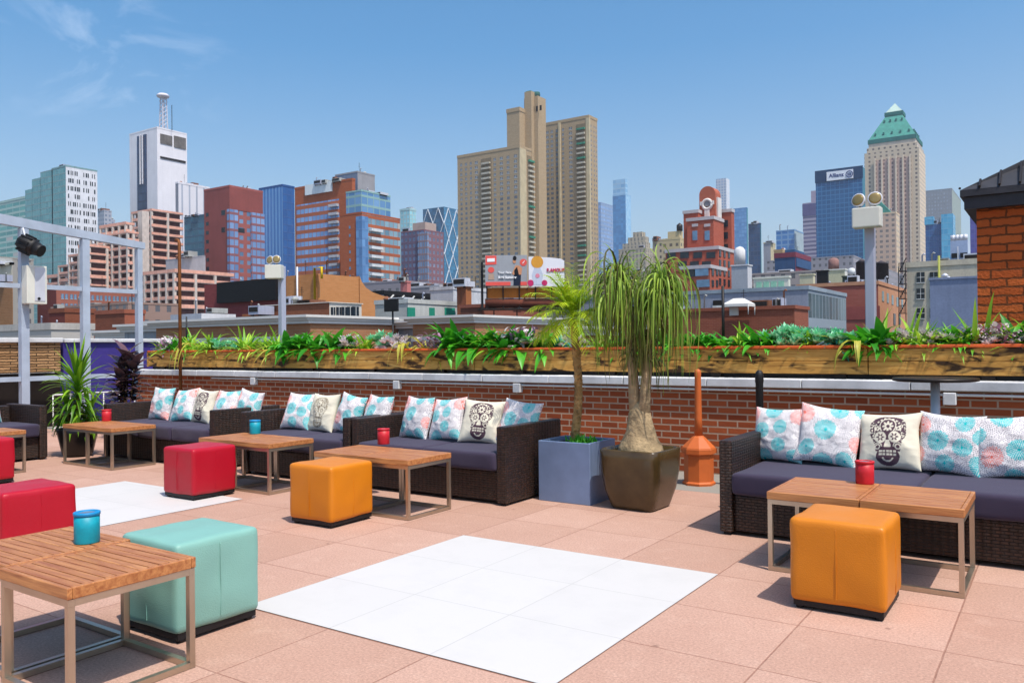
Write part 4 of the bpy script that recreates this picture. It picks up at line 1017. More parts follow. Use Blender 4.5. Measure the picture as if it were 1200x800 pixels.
for j in range(nf):
    for a, c2 in ((.04, .12), (.14, .22), (.26, .32), (.40, .46), (.55, .65)): wn.one('f', -W+W*(a+c2)/2, Hh-4.5-j*fl, W*(c2-a)*.7, 1.55)
    for a in (.25, .6, .85): wn.one('s', Dp*a, Hh-4.5-j*fl, Dp*.09, 1.5)
wn.done()
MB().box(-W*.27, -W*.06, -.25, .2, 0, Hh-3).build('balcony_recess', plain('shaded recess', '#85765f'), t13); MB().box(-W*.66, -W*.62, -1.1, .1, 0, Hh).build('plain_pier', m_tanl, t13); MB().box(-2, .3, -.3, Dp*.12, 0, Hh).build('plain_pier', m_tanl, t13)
for j in range(nf): balcony(t13, 'f', -W*.165, Hh-6.2-j*fl, W*.17, M_balg if j in (0, 3, 6, 24, 26) else M_balc)
c12 = bld('tan_stair_core', 'tan brick stair core with chimneys rising between the twin tan slabs', 596.5, 608.6, 623, 130, 488, m_tan, m_tanl if 0 else m_tan, par=2.4)
W, Dp, Hh = dims(c12); zc = lambda y: at_d(612, y, 496).z-GZ
cx0, cx1 = px_z(c12, 609, 200, 'f').x, px_z(c12, 617, 200, 'f').x
MB().box(cx0, cx1, 6, 11, 0, zc(110)).build('chimney', m_tan, c12); MB().box(cx0+.6, cx1-.6, 6.6, 10.4, zc(110), zc(109)).build('chimney_cap', M_balg, c12)
P0 = at_d(618, 114, 500); P1 = at_d(641, 116, 500)
MB().box(P0.x-c12.location.x, P1.x-c12.location.x, 9, 18, 0, zc(115)).build('plant_tower', m_tan, c12)
for k in range(3): u = P0.x-c12.location.x+6+k*2.6; MB().box(u, u+1.3, 8.8, 9.1, zc(133), zc(127)).build('arched_window', M_dark, c12)
MB().lathe([(2.2, 0), (2.4, 1.5), (2.2, 3)], 12, (P1.x-c12.location.x-3, 12, zc(115)+.05)).build('roof_tank', plain('green copper', '#2f5f5a'), c12)
bld('grey_blue_tower', 'pale grey blue office slab right of the twin tan towers', 690, 704, 719.5, 238, 800, grid('grey blue office', '#8fa6c4', '#6a86ac', 3, 4, .7, .6), None, par=1)
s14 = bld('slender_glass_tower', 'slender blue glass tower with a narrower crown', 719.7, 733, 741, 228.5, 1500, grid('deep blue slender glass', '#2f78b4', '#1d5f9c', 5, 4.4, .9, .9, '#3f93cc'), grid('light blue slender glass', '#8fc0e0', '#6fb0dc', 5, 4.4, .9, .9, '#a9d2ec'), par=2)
W, Dp, Hh = dims(s14); MB().box(-W, -1, 2, Dp*.55, Hh+2, Hh+2+(228-210)*1500/F).build('crown', grid('crown glass', '#9fc6e0', '#5f9fcc', 9, 9, .9, .7, '#a0cbe6'), s14)
# stepped stone tower
m_st = grid('cream stone', '#b9ad96', '#6f6c66', 3.4, 3.6, .42, .8, '#8e8a80')
s15 = bld('stepped_stone_tower', 'cream stepped stone tower behind the ponytail palm', 726, 757, 766, 291, 700, m_st, m_st, par=1); W, Dp, Hh = dims(s15); dz = 700/F
for a, c2, y_ in ((.1, .95, 283), (.28, .9, 276), (.45, .78, 270)): MB().box(-W+W*a, -W+W*c2, 2+6*a, Dp-2, Hh, Hh+(291-y_)*dz).build('setback', m_st, s15)
bld('cream_block', 'small cream block with dark windows left of the arched red tower', 766, 777, 781, 282, 480, grid('cream block wall', '#c4b494', '#4a453f', 3.2, 3.6, .4, .45), par=1)
s16 = bld('cream_penthouse_block', 'cream building with stepped penthouse left of the arched red tower', 778, 797, 806, 280, 420, grid('cream penthouse wall', '#c9b78c', '#5a5040', 3.4, 3.6, .45, .45), par=.8); W, Dp, Hh = dims(s16); MB().box(-W*.8, -1, 2, Dp*.7, Hh, Hh+4.5).build('penthouse', plain('cream penthouse', '#cbb98e'), s16); MB().lathe([(1.6, 0), (1.6, 3), (.2, 4.2)], 10, (-W*.15, 3, Hh+4.5)).build('roof_tank', M_dark, s16)
# arched red tower
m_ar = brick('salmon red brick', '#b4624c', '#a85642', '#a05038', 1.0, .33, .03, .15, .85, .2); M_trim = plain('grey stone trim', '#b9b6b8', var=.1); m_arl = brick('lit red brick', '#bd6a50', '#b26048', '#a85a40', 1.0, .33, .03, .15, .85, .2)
DA = 250
def tier(root, l, c, r, yt, yb, D, nm, windows, trim=True):
    P = at_d(c, yt, D); L = root.location; xl = at_y(l, 350, P.y).x; yb_ = at_x(r, 350, P.x).y; zt = P.z-L.z
    b = MB(); b.box(xl-L.x, P.x-L.x, P.y-L.y, yb_-L.y, 0, zt); b.build(nm, m_ar, root)
    if trim:
        x0, x1, y0, y1 = xl-L.x, P.x-L.x, P.y-L.y, yb_-L.y
        MB().box(x0-.25, x1+.25, y0-.25, y0-.02, zt-.75, zt+.3).box(x1+.02, x1+.25, y0-.015, y1, zt-.75, zt+.3).build('cornice', M_trim, root)
    return xl-L.x, P.x-L.x, P.y-L.y, yb_-L.y, zt
a17 = thing('arched_red_tower', 'stepped red brick building with grey bands and a round arched top', 'building', at_d(830, 338, DA)*1, 0, GRP); a17.location.z = GZ
def awin(y, px0, n, stepx, py, w, h, face='f', name='window', m=None, x=None):
    for k in range(n):
        px = px0+k*stepx
        P = (at_y(px, py, y+a17.location.y) if face == 'f' else at_x(px, py, x+a17.location.x))-a17.location
        if face == 'f': MB().box(P.x-w/2, P.x+w/2, y-.2, y+.2, P.z-h/2, P.z+h/2).build(name, m or M_glassd, a17)
        else: MB().box(x-.2, x+.2, P.y-w/2, P.y+w/2, P.z-h/2, P.z+h/2).build(name, m or M_glassd, a17)
t3 = tier(a17, 797, 832, 852, 311, 0, DA-6, 'lower_tier', 0); t2 = tier(a17, 780.6, 841.6, 860.5, 289, 0, DA, 'middle_tier', 0); t1_ = tier(a17, 806, 836, 849, 254, 0, DA+8, 'upper_tier', 0)
t0_ = tier(a17, 802, 818, 826, 246.5, 0, DA+13, 'upper_wing', 0, True); tw = tier(a17, 838, 857, 861.5, 245.5, 0, DA+16, 'rear_wing', 0, True)
awin(t3[2], 810, 1, 1, 320, 2.6, 2.2); awin(t3[2], 822, 1, 1, 319, 4.4, 2.2, m=M_glassb); awin(t3[2], 824, 1, 1, 332, 4, 2.2, m=M_glassb)
awin(t2[2], 787, 4, 15.4, 299, 2.8, 1.9); awin(t2[2], 800, 3, 14, 309, 2.8, 1.4)
for k in range(3):
    for j in range(4): awin(0, 843.5+k*5.2, 1, 1, 297+j*11+k*.8, 1.6, 2.0, 's', x=t2[1])
for k in range(2):
    for j in range(2): awin(0, 835+k*5, 1, 1, 319+j*13, 1.7, 2.0, 's', x=t3[1])
awin(t1_[2], 814.5, 2, 14.3, 276, 1.6, 3.0, m=M_glassb); awin(t1_[2], 814.5, 2, 14.3, 264, 2.0, .9, m=M_trim)
for j in range(3): awin(tw[2], 850, 1, 1, 262+j*14, 1.8, 2.2)
# the arched top
P = at_d(838.5, 254, DA+13); L = a17.location; x1 = P.x-L.x; x0 = at_y(819.5, 240, P.y).x-L.x; y0 = P.y-L.y; wA = x1-x0; zb = P.z-L.z-1; zs = at_d(829, 227, DA+13).z-L.z
pts = [(x0, y0, zb), (x1, y0, zb), (x1, y0, zs)]+[((x0+x1)/2+wA/2*cos(pi*k/16), y0, zs+wA/2*1.0*sin(pi*k/16)) for k in range(1, 16)]+[(x0, y0, zs)]
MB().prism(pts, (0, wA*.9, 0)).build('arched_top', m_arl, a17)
# white trim motif: a round window hood with a stem and shoulders
xc = (x0+x1)/2; b = MB()
for k in range(13):
    a0, a1 = pi*1.0+pi*k/12, 0
b.tube([(xc+1.5*cos(a), y0-.15, zs-3.2+1.5*sin(a)) for a in [2*pi*k/20 for k in range(21)]], .5, 6)
b.box(xc-.8, xc+.8, y0-.5, y0-.02, zb+.5, zs-4.4).box(xc-2.3, xc-1.1, y0-.45, y0-.02, zs-3.4, zs-2.2).box(xc+1.1, xc+2.3, y0-.45, y0-.02, zs-3.4, zs-2.2)
b.build('window_hood', plain('white stone', '#dedbd6'), a17); MB().lathe([(1.0, 0), (1.0, .3)], 16).build('round_window', plain('grey round pane', '#8d9094'), a17, (xc, y0-.02, zs-2.9)).rotation_euler.x = pi/2
MB().box(x1-.1, x1+.5, y0+1, y0+wA*.8, zb+1, zs-1).build('side_hood', plain('white stone', '#dedbd6'), a17)
# far towers to the right of it
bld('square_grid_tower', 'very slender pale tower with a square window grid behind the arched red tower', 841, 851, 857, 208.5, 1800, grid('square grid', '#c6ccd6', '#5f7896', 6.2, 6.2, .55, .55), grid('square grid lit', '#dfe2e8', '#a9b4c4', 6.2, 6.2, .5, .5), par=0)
bld('blue_slab_tower', 'light blue glass tower with a darker top right of the arched red tower', 861, 875, 878, 244, 900, grid('light blue slab', '#5f94c8', '#3f78b4', 3, 4, .85, .75, '#7fb0dc'), plain('teal edge', '#3f8ea0'), par=1)
bld('navy_slab_tower', 'narrow dark navy tower right of the light blue slab', 878.5, 891, 893.5, 262.5, 720, grid('navy slab', '#2a4468', '#1d3558', 3, 4, .85, .8, '#28507c'), plain('teal dark edge', '#1f6f80'), par=1)
bld('beige_grey_block', 'plain beige grey block between the navy tower and the blue gridded block', 896, 903, 910, 285, 620, plain('grey render', '#9a9ca4'), plain('beige render', '#c9bd9a'), par=1)
bld('striped_tan_block', 'small tan striped block in front of the blue gridded block', 908, 917, 923, 294, 560, grid('tan stripes', '#b99a6c', '#5c4a3c', 40, 3.4, 1, .45), par=1)
bld('blue_grid_block', 'blue gridded office block with a pale side, left of the striped purple tower', 911, 931, 943, 270, 640, grid('blue gridded office', '#7fa8d0', '#3a70b0', 5, 4, .8, .7, '#5a92cc'), plain('pale teal side', '#a9bcc4'), par=1)
b25 = bld('maroon_block', 'maroon and dark blue block below the blue gridded block', 909, 932, 951, 301, 330, plain('deep blue cladding', '#2f5078'), plain('maroon brick', '#7c3547'), par=2); W, Dp, Hh = dims(b25); MB().box(-W*.6, -1, 3, Dp*.75, Hh, Hh+3.4).build('plant_room', plain('dark blue plant room', '#2c5a84'), b25); MB().box(.05, .4, Dp*.02, Dp*.98, Hh-3.8, Hh-.3).build('top_band', plain('deep blue band', '#31547e'), b25)
b26 = bld('striped_tower', 'purple grey striped office tower left of the dark blue tower', 942.5, 960, 966, 237.5, 800, grid('purple grey stripes', '#a9a2b4', '#4f4a66', 60, 4, 1, .5), None, par=1); W, Dp, Hh = dims(b26); MB().box(-W*.55, 3, 4, Dp, Hh, Hh+13).build('upper_block', plain('mauve concrete', '#a79aac'), b26); MB().box(-W-.3, .3, -.3, -.02, Hh-12, Hh).build('top_band', plain('mauve band', '#5d5a84'), b26)
# dark blue tower with the sign
M_blu = grid('blue square curtain wall', '#3a7cae', '#0f4a78', 3.2, 3.4, .84, .80, '#185c92', .2)
a27 = bld('dark_blue_tower', 'dark blue gridded office tower with a white lettered sign at its top', 958, 1010.5, 1016, 195, 600, M_blu, plain('teal tower edge', '#3d7f94'), par=0); W, Dp, Hh = dims(a27)
MB().box(-W-.4, .4, -.5, -.02, Hh-8.5, Hh+.6).build('top_band', plain('navy band', '#123c62', var=.1), a27)
p0, p1 = px_z(a27, 969, 208, 'f'), px_z(a27, 1000, 196.5, 'f')
sgn = MB().box(p0.x, p1.x, -1.0, -.52, Hh-8.0, Hh-1.3).build('sign', plain('white sign face', '#e8ecf2', var=.03), a27)
def text(s, size, loc, m, parent, rot=(pi/2, 0, 0), ext=.02, name='lettering', align='CENTER', bold=0, sx=1):
    cu = bpy.data.curves.new(name, 'FONT'); cu.body = s; cu.size = size; cu.extrude = ext; cu.offset = bold; cu.align_x = align; cu.align_y = 'CENTER'
    tmp = bpy.data.objects.new(name, cu); COL.objects.link(tmp); bpy.context.view_layer.update()
    me = bpy.data.meshes.new_from_object(tmp.evaluated_get(bpy.context.evaluated_depsgraph_get())); bpy.data.objects.remove(tmp)
    o = bpy.data.objects.new(name, me); COL.objects.link(o); o.location = loc; o.rotation_euler = rot; o.scale.x = sx; o.parent = parent; me.materials.clear(); me.materials.append(m); return o
M_navy = plain('navy lettering', '#1d2f72', var=.02)
sw_ = p1.x-p0.x
text('Allianz', 3.9, (p0.x+sw_*.37, -1.06, Hh-4.5), M_navy, sgn, ext=.05, bold=.09)
ring = MB(); ring.tube([(2.3*cos(2*pi*k/24), 0, 2.3*sin(2*pi*k/24)) for k in range(25)], .3, 5); [ring.box(k*.9-.25, k*.9+.25, -.1, .1, -1.2, 1.2-.3*abs(k)) for k in (-1, 0, 1)]
ring.build('emblem', M_navy, sgn, (p0.x+sw_*.86, -1.1, Hh-4.7))
# pyramid topped tower
m_wp1 = grid('pinkish stone front', '#c3a596', '#5a4c4c', 3.6, 3.9, .42, .6, '#8a6f66'); m_wp2 = grid('pale stone', '#d2c0a6', '#5f544a', 5, 3.9, .36, .5); m_wps = grid('pale stone side', '#dcc8ac', '#8a7a66', 5, 3.9, .3, .45)
w28 = bld('pyramid_tower', 'tall pinkish stone tower with a green copper pyramid roof', 1015.5, 1077, 1087, 172, 750, m_wp2, m_wps, par=0); W, Dp, Hh = dims(w28); dz = 750/F
Dp = W; 
MB().box(-W*.80, -W*.16, -.9, -.05, 0, Hh-8).build('centre_front', m_wp1, w28)
for k in range(6): u = -W*.80+W*.64*k/5; MB().box(u-.7, u+.7, -2.0, -.92, 0, Hh-6).build('stone_rib', plain('cream rib', '#d8c8b2'), w28)
y_c = Dp/2; xc = -W/2
for sc, z0, z1, m_ in ((.92, Hh, Hh+5, m_wp2), (.86, Hh+5, Hh+9.0, plain('pale crown stone', '#cbbfae'))):
    MB().box(xc-W/2*sc, xc+W/2*sc, y_c-W/2*sc, y_c+W/2*sc, z0+.01, z1).build('crown_storey', m_, w28)
M_cop = plain('weathered copper', '#479486', var=.25); M_copd = plain('dark green copper', '#1f6f6a', var=.2)
s0, s1 = W*.43, W*.155; zp0 = Hh+9; zp1 = Hh+9+35*dz
MB().box(xc-s0-.6, xc+s0+.6, y_c-s0-.6, y_c+s0+.6, zp0+.01, zp0+4).build('copper_cornice', M_copd, w28)
q = MB(); k0 = [(-s0, -s0), (s0, -s0), (s0, s0), (-s0, s0)]; k1 = [(-s1, -s1), (s1, -s1), (s1, s1), (-s1, s1)]
for i in range(4):
    j = (i+1) % 4; q.poly([(xc+k0[i][0], y_c+k0[i][1], zp0+4.02), (xc+k0[j][0], y_c+k0[j][1], zp0+4.02), (xc+k1[j][0], y_c+k1[j][1], zp1), (xc+k1[i][0], y_c+k1[i][1], zp1)])
rf = q.build('pyramid_roof', M_cop, w28)
for row, n_, fr_ in ((.16, 5, .8), (.72, 4, .7)):
    for k in range(n_):
        s_r = s0+(s1-s0)*row; z = zp0+4+(zp1-zp0-4)*row; u = (k/(n_-1)-.5)*2*s_r*fr_
        MB().box(xc+u-.7, xc+u+.7, y_c-s_r-.7, y_c-s_r+.9, z, z+2.2).build('dormer', M_copd, rf)
        if row < .5: MB().box(xc+s_r-.9, xc+s_r+.7, y_c+u-.7, y_c+u+.7, z, z+2.2).build('dormer', M_copd, rf)
MB().box(xc-s1-.8, xc+s1+.8, y_c-s1-.8, y_c+s1+.8, zp1+.01, zp1+3.4).build('lantern', M_copd, w28)
q = MB(); zt = zp1+3.42
for i in range(4):
    j = (i+1) % 4; q.poly([(xc+k1[i][0], y_c+k1[i][1], zt), (xc+k1[j][0], y_c+k1[j][1], zt), (xc, y_c, zt+12.5*dz)])
q.build('spire', plain('pale glass spire', '#b4cbbf'), w28)
b_ = bld('stone_shoulder_block', 'lower pinkish stone block with a green pitched roof before the pyramid tower', 1022, 1050, 1056, 250, 560, grid('pinkish low stone', '#cdb09a', '#6f6660', 3.8, 3.6, .5, .5), grid('cream low stone', '#d9c2a2', '#8a7a68', 3.8, 3.6, .4, .45), par=1.2); W, Dp, Hh = dims(b_)
q = MB(); q.prism([(-W*.95, 1, Hh+1.3), (-W*.2, 1, Hh+1.3), (-W*.7, 1, Hh+11)], (0, 8, 0)); q.build('copper_roof', M_cop, b_)
b29 = bld('grey_office_tower', 'grey office tower right of the pyramid tower', 1080, 1115.5, 1128, 221.5, 900, grid('grey office', '#9298a0', '#7a828c', 3, 4, .5, .5), plain('grey green side', '#9aa8a2'), par=1)
bld('grey_side_tower', 'narrow grey tower close behind the grey office tower', 1115, 1123, 1128, 233, 1100, plain('far grey', '#8b989c'), par=0)
b30 = bld('teal_glass_block', 'stepped blue teal glass block in front of the grey office tower', 1086, 1105, 1109, 262, 520, grid('navy glass', '#3d6fa0', '#1f4a80', 2.6, 3.6, .9, .85, '#2a5a94'), None, par=0); W, Dp, Hh = dims(b30)
m30 = grid('bright teal glass', '#6fb4d6', '#2f8fbe', 2.4, 3.6, .9, .85, '#62b8da')
MB().box(-.6, 6, -3, Dp, 0, Hh+5.5).build('teal_wing', m30, b30); MB().box(-W-.4, -W*.52, -.6, 5, Hh, Hh+5).build('teal_top', m30, b30); MB().box(-W, 6.2, -3.6, -3.02, Hh-28, Hh-25).build('pale_band', plain('pale band', '#9fc4dc'), b30)
bld('violet_sliver_tower', 'dark violet tower just left of the brick stair house', 1138.5, 1158, 1160, 253, 620, grid('violet glass', '#4f4a9c', '#33307c', 3, 3.6, .8, .8), par=1)

# ------------------------------------------------------------------ middle ground, left
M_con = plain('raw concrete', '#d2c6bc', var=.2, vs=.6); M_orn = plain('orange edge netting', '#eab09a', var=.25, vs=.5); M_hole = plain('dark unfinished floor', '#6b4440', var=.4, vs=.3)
cs = thing('construction_site', 'unfinished concrete building frame with orange netted floors', 'building', at_d(163, 400, 300)); cs.location.z = GZ; L = cs.location
def frame(l, c, r, yt, nfl, fh, D, depth=None, ncol=7):
    P = at_d(c, yt, D); xl = at_y(l, 320, P.y).x-L.x; x1 = P.x-L.x; y0 = P.y-L.y; y1 = at_x(r, 320, P.x).y-L.y if depth is None else y0+depth; zt = P.z-L.z
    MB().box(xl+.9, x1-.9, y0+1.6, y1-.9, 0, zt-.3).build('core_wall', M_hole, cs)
    for k in range(nfl):
        z = zt-k*fh; MB().box(xl, x1, y0, y1, z-.45, z-.05).build('floor_slab', M_con, cs)
        MB().box(xl-.05, x1+.05, y0-.12, y0-.02, z-.25, z+.75+R.uniform(-.4, .3)).build('edge_netting', M_orn, cs); MB().box(x1+.02, x1+.12, y0, y1, z-.25, z+.75+R.uniform(-.4, .3)).build('edge_netting', M_orn, cs)
    for i in range(ncol):
        u = xl+.6+(x1-xl-1.2)*i/(ncol-1); MB().box(u-.45, u+.45, y0-.25, y0+.6, zt-nfl*fh, zt-.5).build('column', M_con, cs)
    n2 = max(2, int((y1-y0)/7))
    for i in range(1, n2): v = y0+(y1-y0)*i/n2; MB().box(x1-.5, x1+.3, v-.45, v+.45, zt-nfl*fh, zt-.5).build('column', M_con, cs)
fh = 3.05
frame(105, 150, 163, 272, 10, fh, 318, None, 6)
frame(117, 148, 158, 262, 3, fh, 324, None, 5)
for k, (l_, y_) in enumerate(((92, 288), (80, 297), (68, 308), (54, 320))): frame(l_, 105-k*.5, 108, y_, 9-k*2, fh, 319+k, 14, 3)
frame(154.5, 178, 215, 246, 8, 3.3, 340, None, 3)
frame(160, 205, 274, 318, 5, fh, 280, None, 6)
MB().box(0, 3.2, 0, 3, -14, 14).build('site_hoist', M_con, cs, (at_d(178, 330, 335).x-L.x, at_d(178, 330, 335).y-L.y-6, at_d(178, 250, 335).z-L.z-14))
bld('grey_block', 'blank grey block beside the unfinished concrete building', 195, 240, 241.5, 300, 300, plain('blank grey render', '#b0acb0'), None, par=.3)
bx = bld('brick_walk_up', 'brown brick walk-up with rows of windows seen through the steel frame', 44, 66, 163, 338, 282, plain('dark red brick wall', '#7a3a34'), brick('pinkish brick wall', '#a86450', '#9c5a48', '#a87060', 1, .3, .03, .1, .85, .2), par=.8); W, Dp, Hh = dims(bx)
wn = Wins(bx, M_glassb, frame=M_winfr)
for j in range(5):
    for k in range(9): v = Dp*(.04+.92*(k+.5)/9); wn.one('s', v-Dp*.022, Hh-2.6-j*3.3, Dp*.03, 1.7); wn.one('s', v+Dp*.022, Hh-2.6-j*3.3, Dp*.03, 1.7)
wn.done()
bld('low_brick_house', 'low brown brick roof house with white edge below the brick walk-up', 58, 76, 112, 366, 90, plain('dark brick', '#6f352c'), brick('brown brick a', '#8d5038', '#80452f', '#8d5a44', .6, .2, .02, .1), par=.5)
bld('low_brick_house', 'low brown brick roof house left of the stepped white cornices', 112, 146, 170, 367, 80, brick('brown brick b', '#8d4e38', '#804530', '#8d5a44', .6, .2, .02, .1), plain('brown red brick', '#9c5a44'), par=.4)
bld('tan_roof_house', 'cream topped brown building at the left edge behind the steel post', -40, 14.5, 15.5, 330, 100, brick('tan brown brick', '#a5754f', '#986a46', '#a58560', .6, .2, .02, .1), None, par=0)
bld('cream_top_house', 'cream upper wall at the left edge above the brown building', -40, 14, 15, 310, 106, plain('cream wall', '#cfc9b4'), None, par=.3)
# maroon wall with the black billboard, orange building
mw = bld('maroon_wall_building', 'maroon brick building carrying a huge blank black billboard', 240, 336, 345, 326, 95, brick('maroon brick', '#8e4444', '#843c3e', '#8a4a48', .6, .2, .02, .1), None, par=0, depth=8); W, Dp, Hh = dims(mw)
a, c2 = px_z(mw, 258, 331.5, 'f'), px_z(mw, 328, 350.5, 'f')
a = px_z(mw, 258, 355.4, 'f'); c2 = px_z(mw, 327, 326, 'f'); MB().box(a.x, c2.x, -.5, -.05, a.z, c2.z).build('blank_billboard', mat('black billboard sheet', '#060607', .7, var=.1), mw)
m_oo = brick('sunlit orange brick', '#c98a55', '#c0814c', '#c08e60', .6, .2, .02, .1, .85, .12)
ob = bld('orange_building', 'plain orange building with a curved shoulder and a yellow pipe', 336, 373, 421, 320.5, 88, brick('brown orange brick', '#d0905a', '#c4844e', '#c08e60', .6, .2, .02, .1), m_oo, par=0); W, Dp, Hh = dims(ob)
P0 = ob.location; pts = [(421.5, 323.5), (424, 330), (429, 337), (437, 342.5), (447, 346), (474, 353), (474, 395), (421.5, 395)]
pr_ = []
for px, py in pts: q = at_x(px, py, P0.x-.01)-P0; pr_.append((-.01, q.y, max(0, q.z) if py < 390 else 0))
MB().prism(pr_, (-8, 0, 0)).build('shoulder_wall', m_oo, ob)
MB().tube([(-.3, -.25, Hh-9), (-.3, -.25, Hh+.6), (.8, -.25, Hh+.6), (.8, -.25, Hh-.6)], .13, 8).build('yellow_pipe', plain('yellow pipe', '#d8b51c', var=.1), ob)
q = px_z(ob, 350, 330, 'f'); MB().tube([(q.x, -.2, Hh-9), (q.x, -.2, Hh+.9)], .10, 8).build('vent_pipe', M_lightgrey, ob)
wh = bld('white_low_house', 'low white building with five small dark windows before the orange building', 300, 386, 424, 354.5, 50, brick('rust brick', '#9a5c40', '#8d5238', '#9a6a50', .4, .13, .015, .1), plain('off white wall', '#d5d0c4'), par=.05); W, Dp, Hh = dims(wh)
wn = Wins(wh, M_glassd, frame=M_winfr)
for k in range(5): q = px_z(wh, 390+k*6.6, 367-k*.2, 's'); wn.one('s', q.y, q.z, .35+.05*k, .75)
wn.done()
bld('rust_roof_house', 'small rust brick roof house with a white slab top below the black billboard', 286, 306, 316, 370, 52, brick('rust brick c', '#a8623f', '#9c5a3a', '#a8704c', .4, .13, .015, .1), None, par=.15)
bld('white_roof_shed', 'small white roof shed left of the white cornices', 200, 236, 244, 367, 60, plain('grey white sheet', '#aab0ba'), plain('white sheet', '#d8d8da'), par=0, depth=3)
# terrace screen with white truss right of it
sb = bld('truss_terrace', 'dark roof terrace with white diagonal struts right of the orange building', 431, 450, 480, 345, 120, plain('grey screen', '#7f8894'), plain('dark opening', '#15161a'), par=.6, base=at_d(450, 356, 120).z, depth=14); W, Dp, Hh = dims(sb)
for k in range(6): MB().tube([(.2, Dp*k/6, 0), (.2, Dp*(k+.8)/6, Hh)], .12, 5).build('strut', M_winfr, sb)
MB().box(-W, .4, -.2, Dp, -.6, -.02).build('terrace_slab', M_con, sb)
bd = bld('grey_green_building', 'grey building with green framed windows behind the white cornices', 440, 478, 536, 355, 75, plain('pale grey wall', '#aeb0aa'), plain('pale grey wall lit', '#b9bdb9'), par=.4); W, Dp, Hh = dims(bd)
wn = Wins(bd, plain('green shutters', '#1f8a72'))
for px, w_ in ((482, 1.0), (506, .8), (527, 1.6)): q = px_z(bd, px, 366, 's'); wn.one('s', q.y, q.z, w_, .9)
wn.done()
bld('pink_block', 'small pink roof block right of the orange and glass building', 470, 477, 482, 331, 150, plain('pink wall', '#c47a76'), par=.3); bld('grey_roof_block', 'low grey roof block in front of the violet brick tower', 482, 515, 530, 336, 190, plain('grey roof wall', '#8d8a90'), plain('light roof wall', '#a9a9ae'), par=.5)
bld('white_roof_wall', 'white washed wall left of the billboards', 505, 531, 572, 339, 100, plain('off white render', '#b9bcc0'), plain('patchy white render', '#c4c6ca', var=.35, vs=.5), par=.4)
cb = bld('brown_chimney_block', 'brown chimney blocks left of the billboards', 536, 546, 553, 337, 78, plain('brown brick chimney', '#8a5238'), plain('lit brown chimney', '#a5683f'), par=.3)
bld('brown_house', 'brown brick house under the billboards', 540, 565, 640, 360, 72, plain('dark brown brick', '#6d4436'), brick('reddish brown brick', '#9a5a48', '#8f5040', '#9a6a58', .4, .13, .015, .1), par=.3)
# the white corniced building
m_cb = brick('tan brown brick', '#b07c58', '#a5724f', '#a88264', .3, .09, .012, .2, .85, .2); M_cor = plain('white painted cornice', '#d6d5d0', var=.08); M_shut = grid('grey metal shutter', '#8a949c', '#66707a', .22, 60, .6, 1)
cb = thing('corniced_building', 'long low brown brick building with stepped white cornices behind the planter', 'building', (at_d(362, 370, 25).x, at_d(362, 370, 25).y, GZ)); L = cb.location
def seg(l, r, ytop, D, wall, band=True, pil=()):
    P = at_d((l+r)/2, ytop, D); xl, xr = at_y(l, 390, P.y).x-L.x, at_y(r, 390, P.y).x-L.x; y0 = P.y-L.y; zt = P.z-L.z; hc = 8.5*D/F*1.1
    MB().box(xl, xr, y0, y0+5, 0, zt-hc).build('wall', wall, cb)
    for k, (o_, z0, z1) in enumerate(((.12, zt-hc+.003, zt-hc*.6), (.2, zt-hc*.597, zt-hc*.3), (.3, zt-hc*.297, zt))): MB().box(xl-o_, xr+o_*.5, y0-o_, y0+5.1, z0, z1).build('cornice', M_cor, cb)
    if band: MB().box(xl-.02, xr+.02, y0-.07, y0-.003, zt-hc-.52, zt-hc-.36).build('band', M_cor, cb)
    for px in pil: q = at_y(px, 390, P.y).x-L.x; MB().box(q-.12, q+.12, y0-.15, y0-.003, 0, zt-hc-.003).build('pilaster', M_cor, cb)
seg(116, 150, 387, 33, m_cb); seg(146, 186, 379.5, 30, M_shut, False)
seg(183, 364, 372.5, 25.5, m_cb); seg(362, 490, 377, 27.5, M_shut, False, (364, 412, 452)); seg(484, 557, 370, 24.5, m_cb); seg(556, 612, 381.5, 27, M_shut, False)
seg(612, 700, 384, 30, m_cb)
# ------------------------------------------------------------------ billboards
bb = thing('billboard', 'grey billboard with a red corner, a woman in black and white lettering', 'billboard', at_d(569, 362, 70), .0); DB = 70
def panel_frame(o, l, r, y0, y1, yaw_px=0):
    L = o.location; return L
L = bb.location; Wb = (616-569)/F*DB*1.05; Hb = 36/F*DB
yawb = YAW+.05
for o in (bb,): o.rotation_euler.z = yawb
zb = (362-335)/F*DB
M_bg = plain('billboard grey print', '#9a9ea4', var=.12, vs=.6); M_bred = plain('billboard red print', '#e25a52', var=.05); M_bwhite = plain('billboard white', '#f0f0f2', var=.03); M_skin = plain('printed skin tone', '#c98e6a', var=.1); M_bblack = plain('printed black', '#16181f', var=.1)
MB().box(0, Wb, 0, .25, zb, zb+Hb).build('panel', M_bg, bb)
def flat(o, pts, m, name, y=-.02, d=.015):
    return MB().prism([(x, y, z) for x, z in pts], (0, d, 0)).build(name, m, o)
def circ(cx, cz, r, n=16, sx=1): return [(cx+r*sx*cos(2*pi*k/n), cz+r*sin(2*pi*k/n)) for k in range(n)]
X = lambda f: Wb*f; Z = lambda f: zb+Hb*f
flat(bb, [(X(.01), Z(.68)), (X(.27), Z(.70)), (X(.27), Z(.985)), (X(.01), Z(.985))], M_bred, 'red_logo'); flat(bb, [(X(.05), Z(.78)), (X(.23), Z(.79)), (X(.23), Z(.90)), (X(.05), Z(.89))], M_bwhite, 'logo_lettering', -.04)
flat(bb, [(X(.01), Z(.01)), (X(.60), Z(.01)), (X(.60), Z(.13)), (X(.01), Z(.13))], M_bred, 'red_strip'); flat(bb, [(X(.83), Z(.01)), (X(.99), Z(.01)), (X(.99), Z(.13)), (X(.83), Z(.13))], M_bred, 'red_strip')
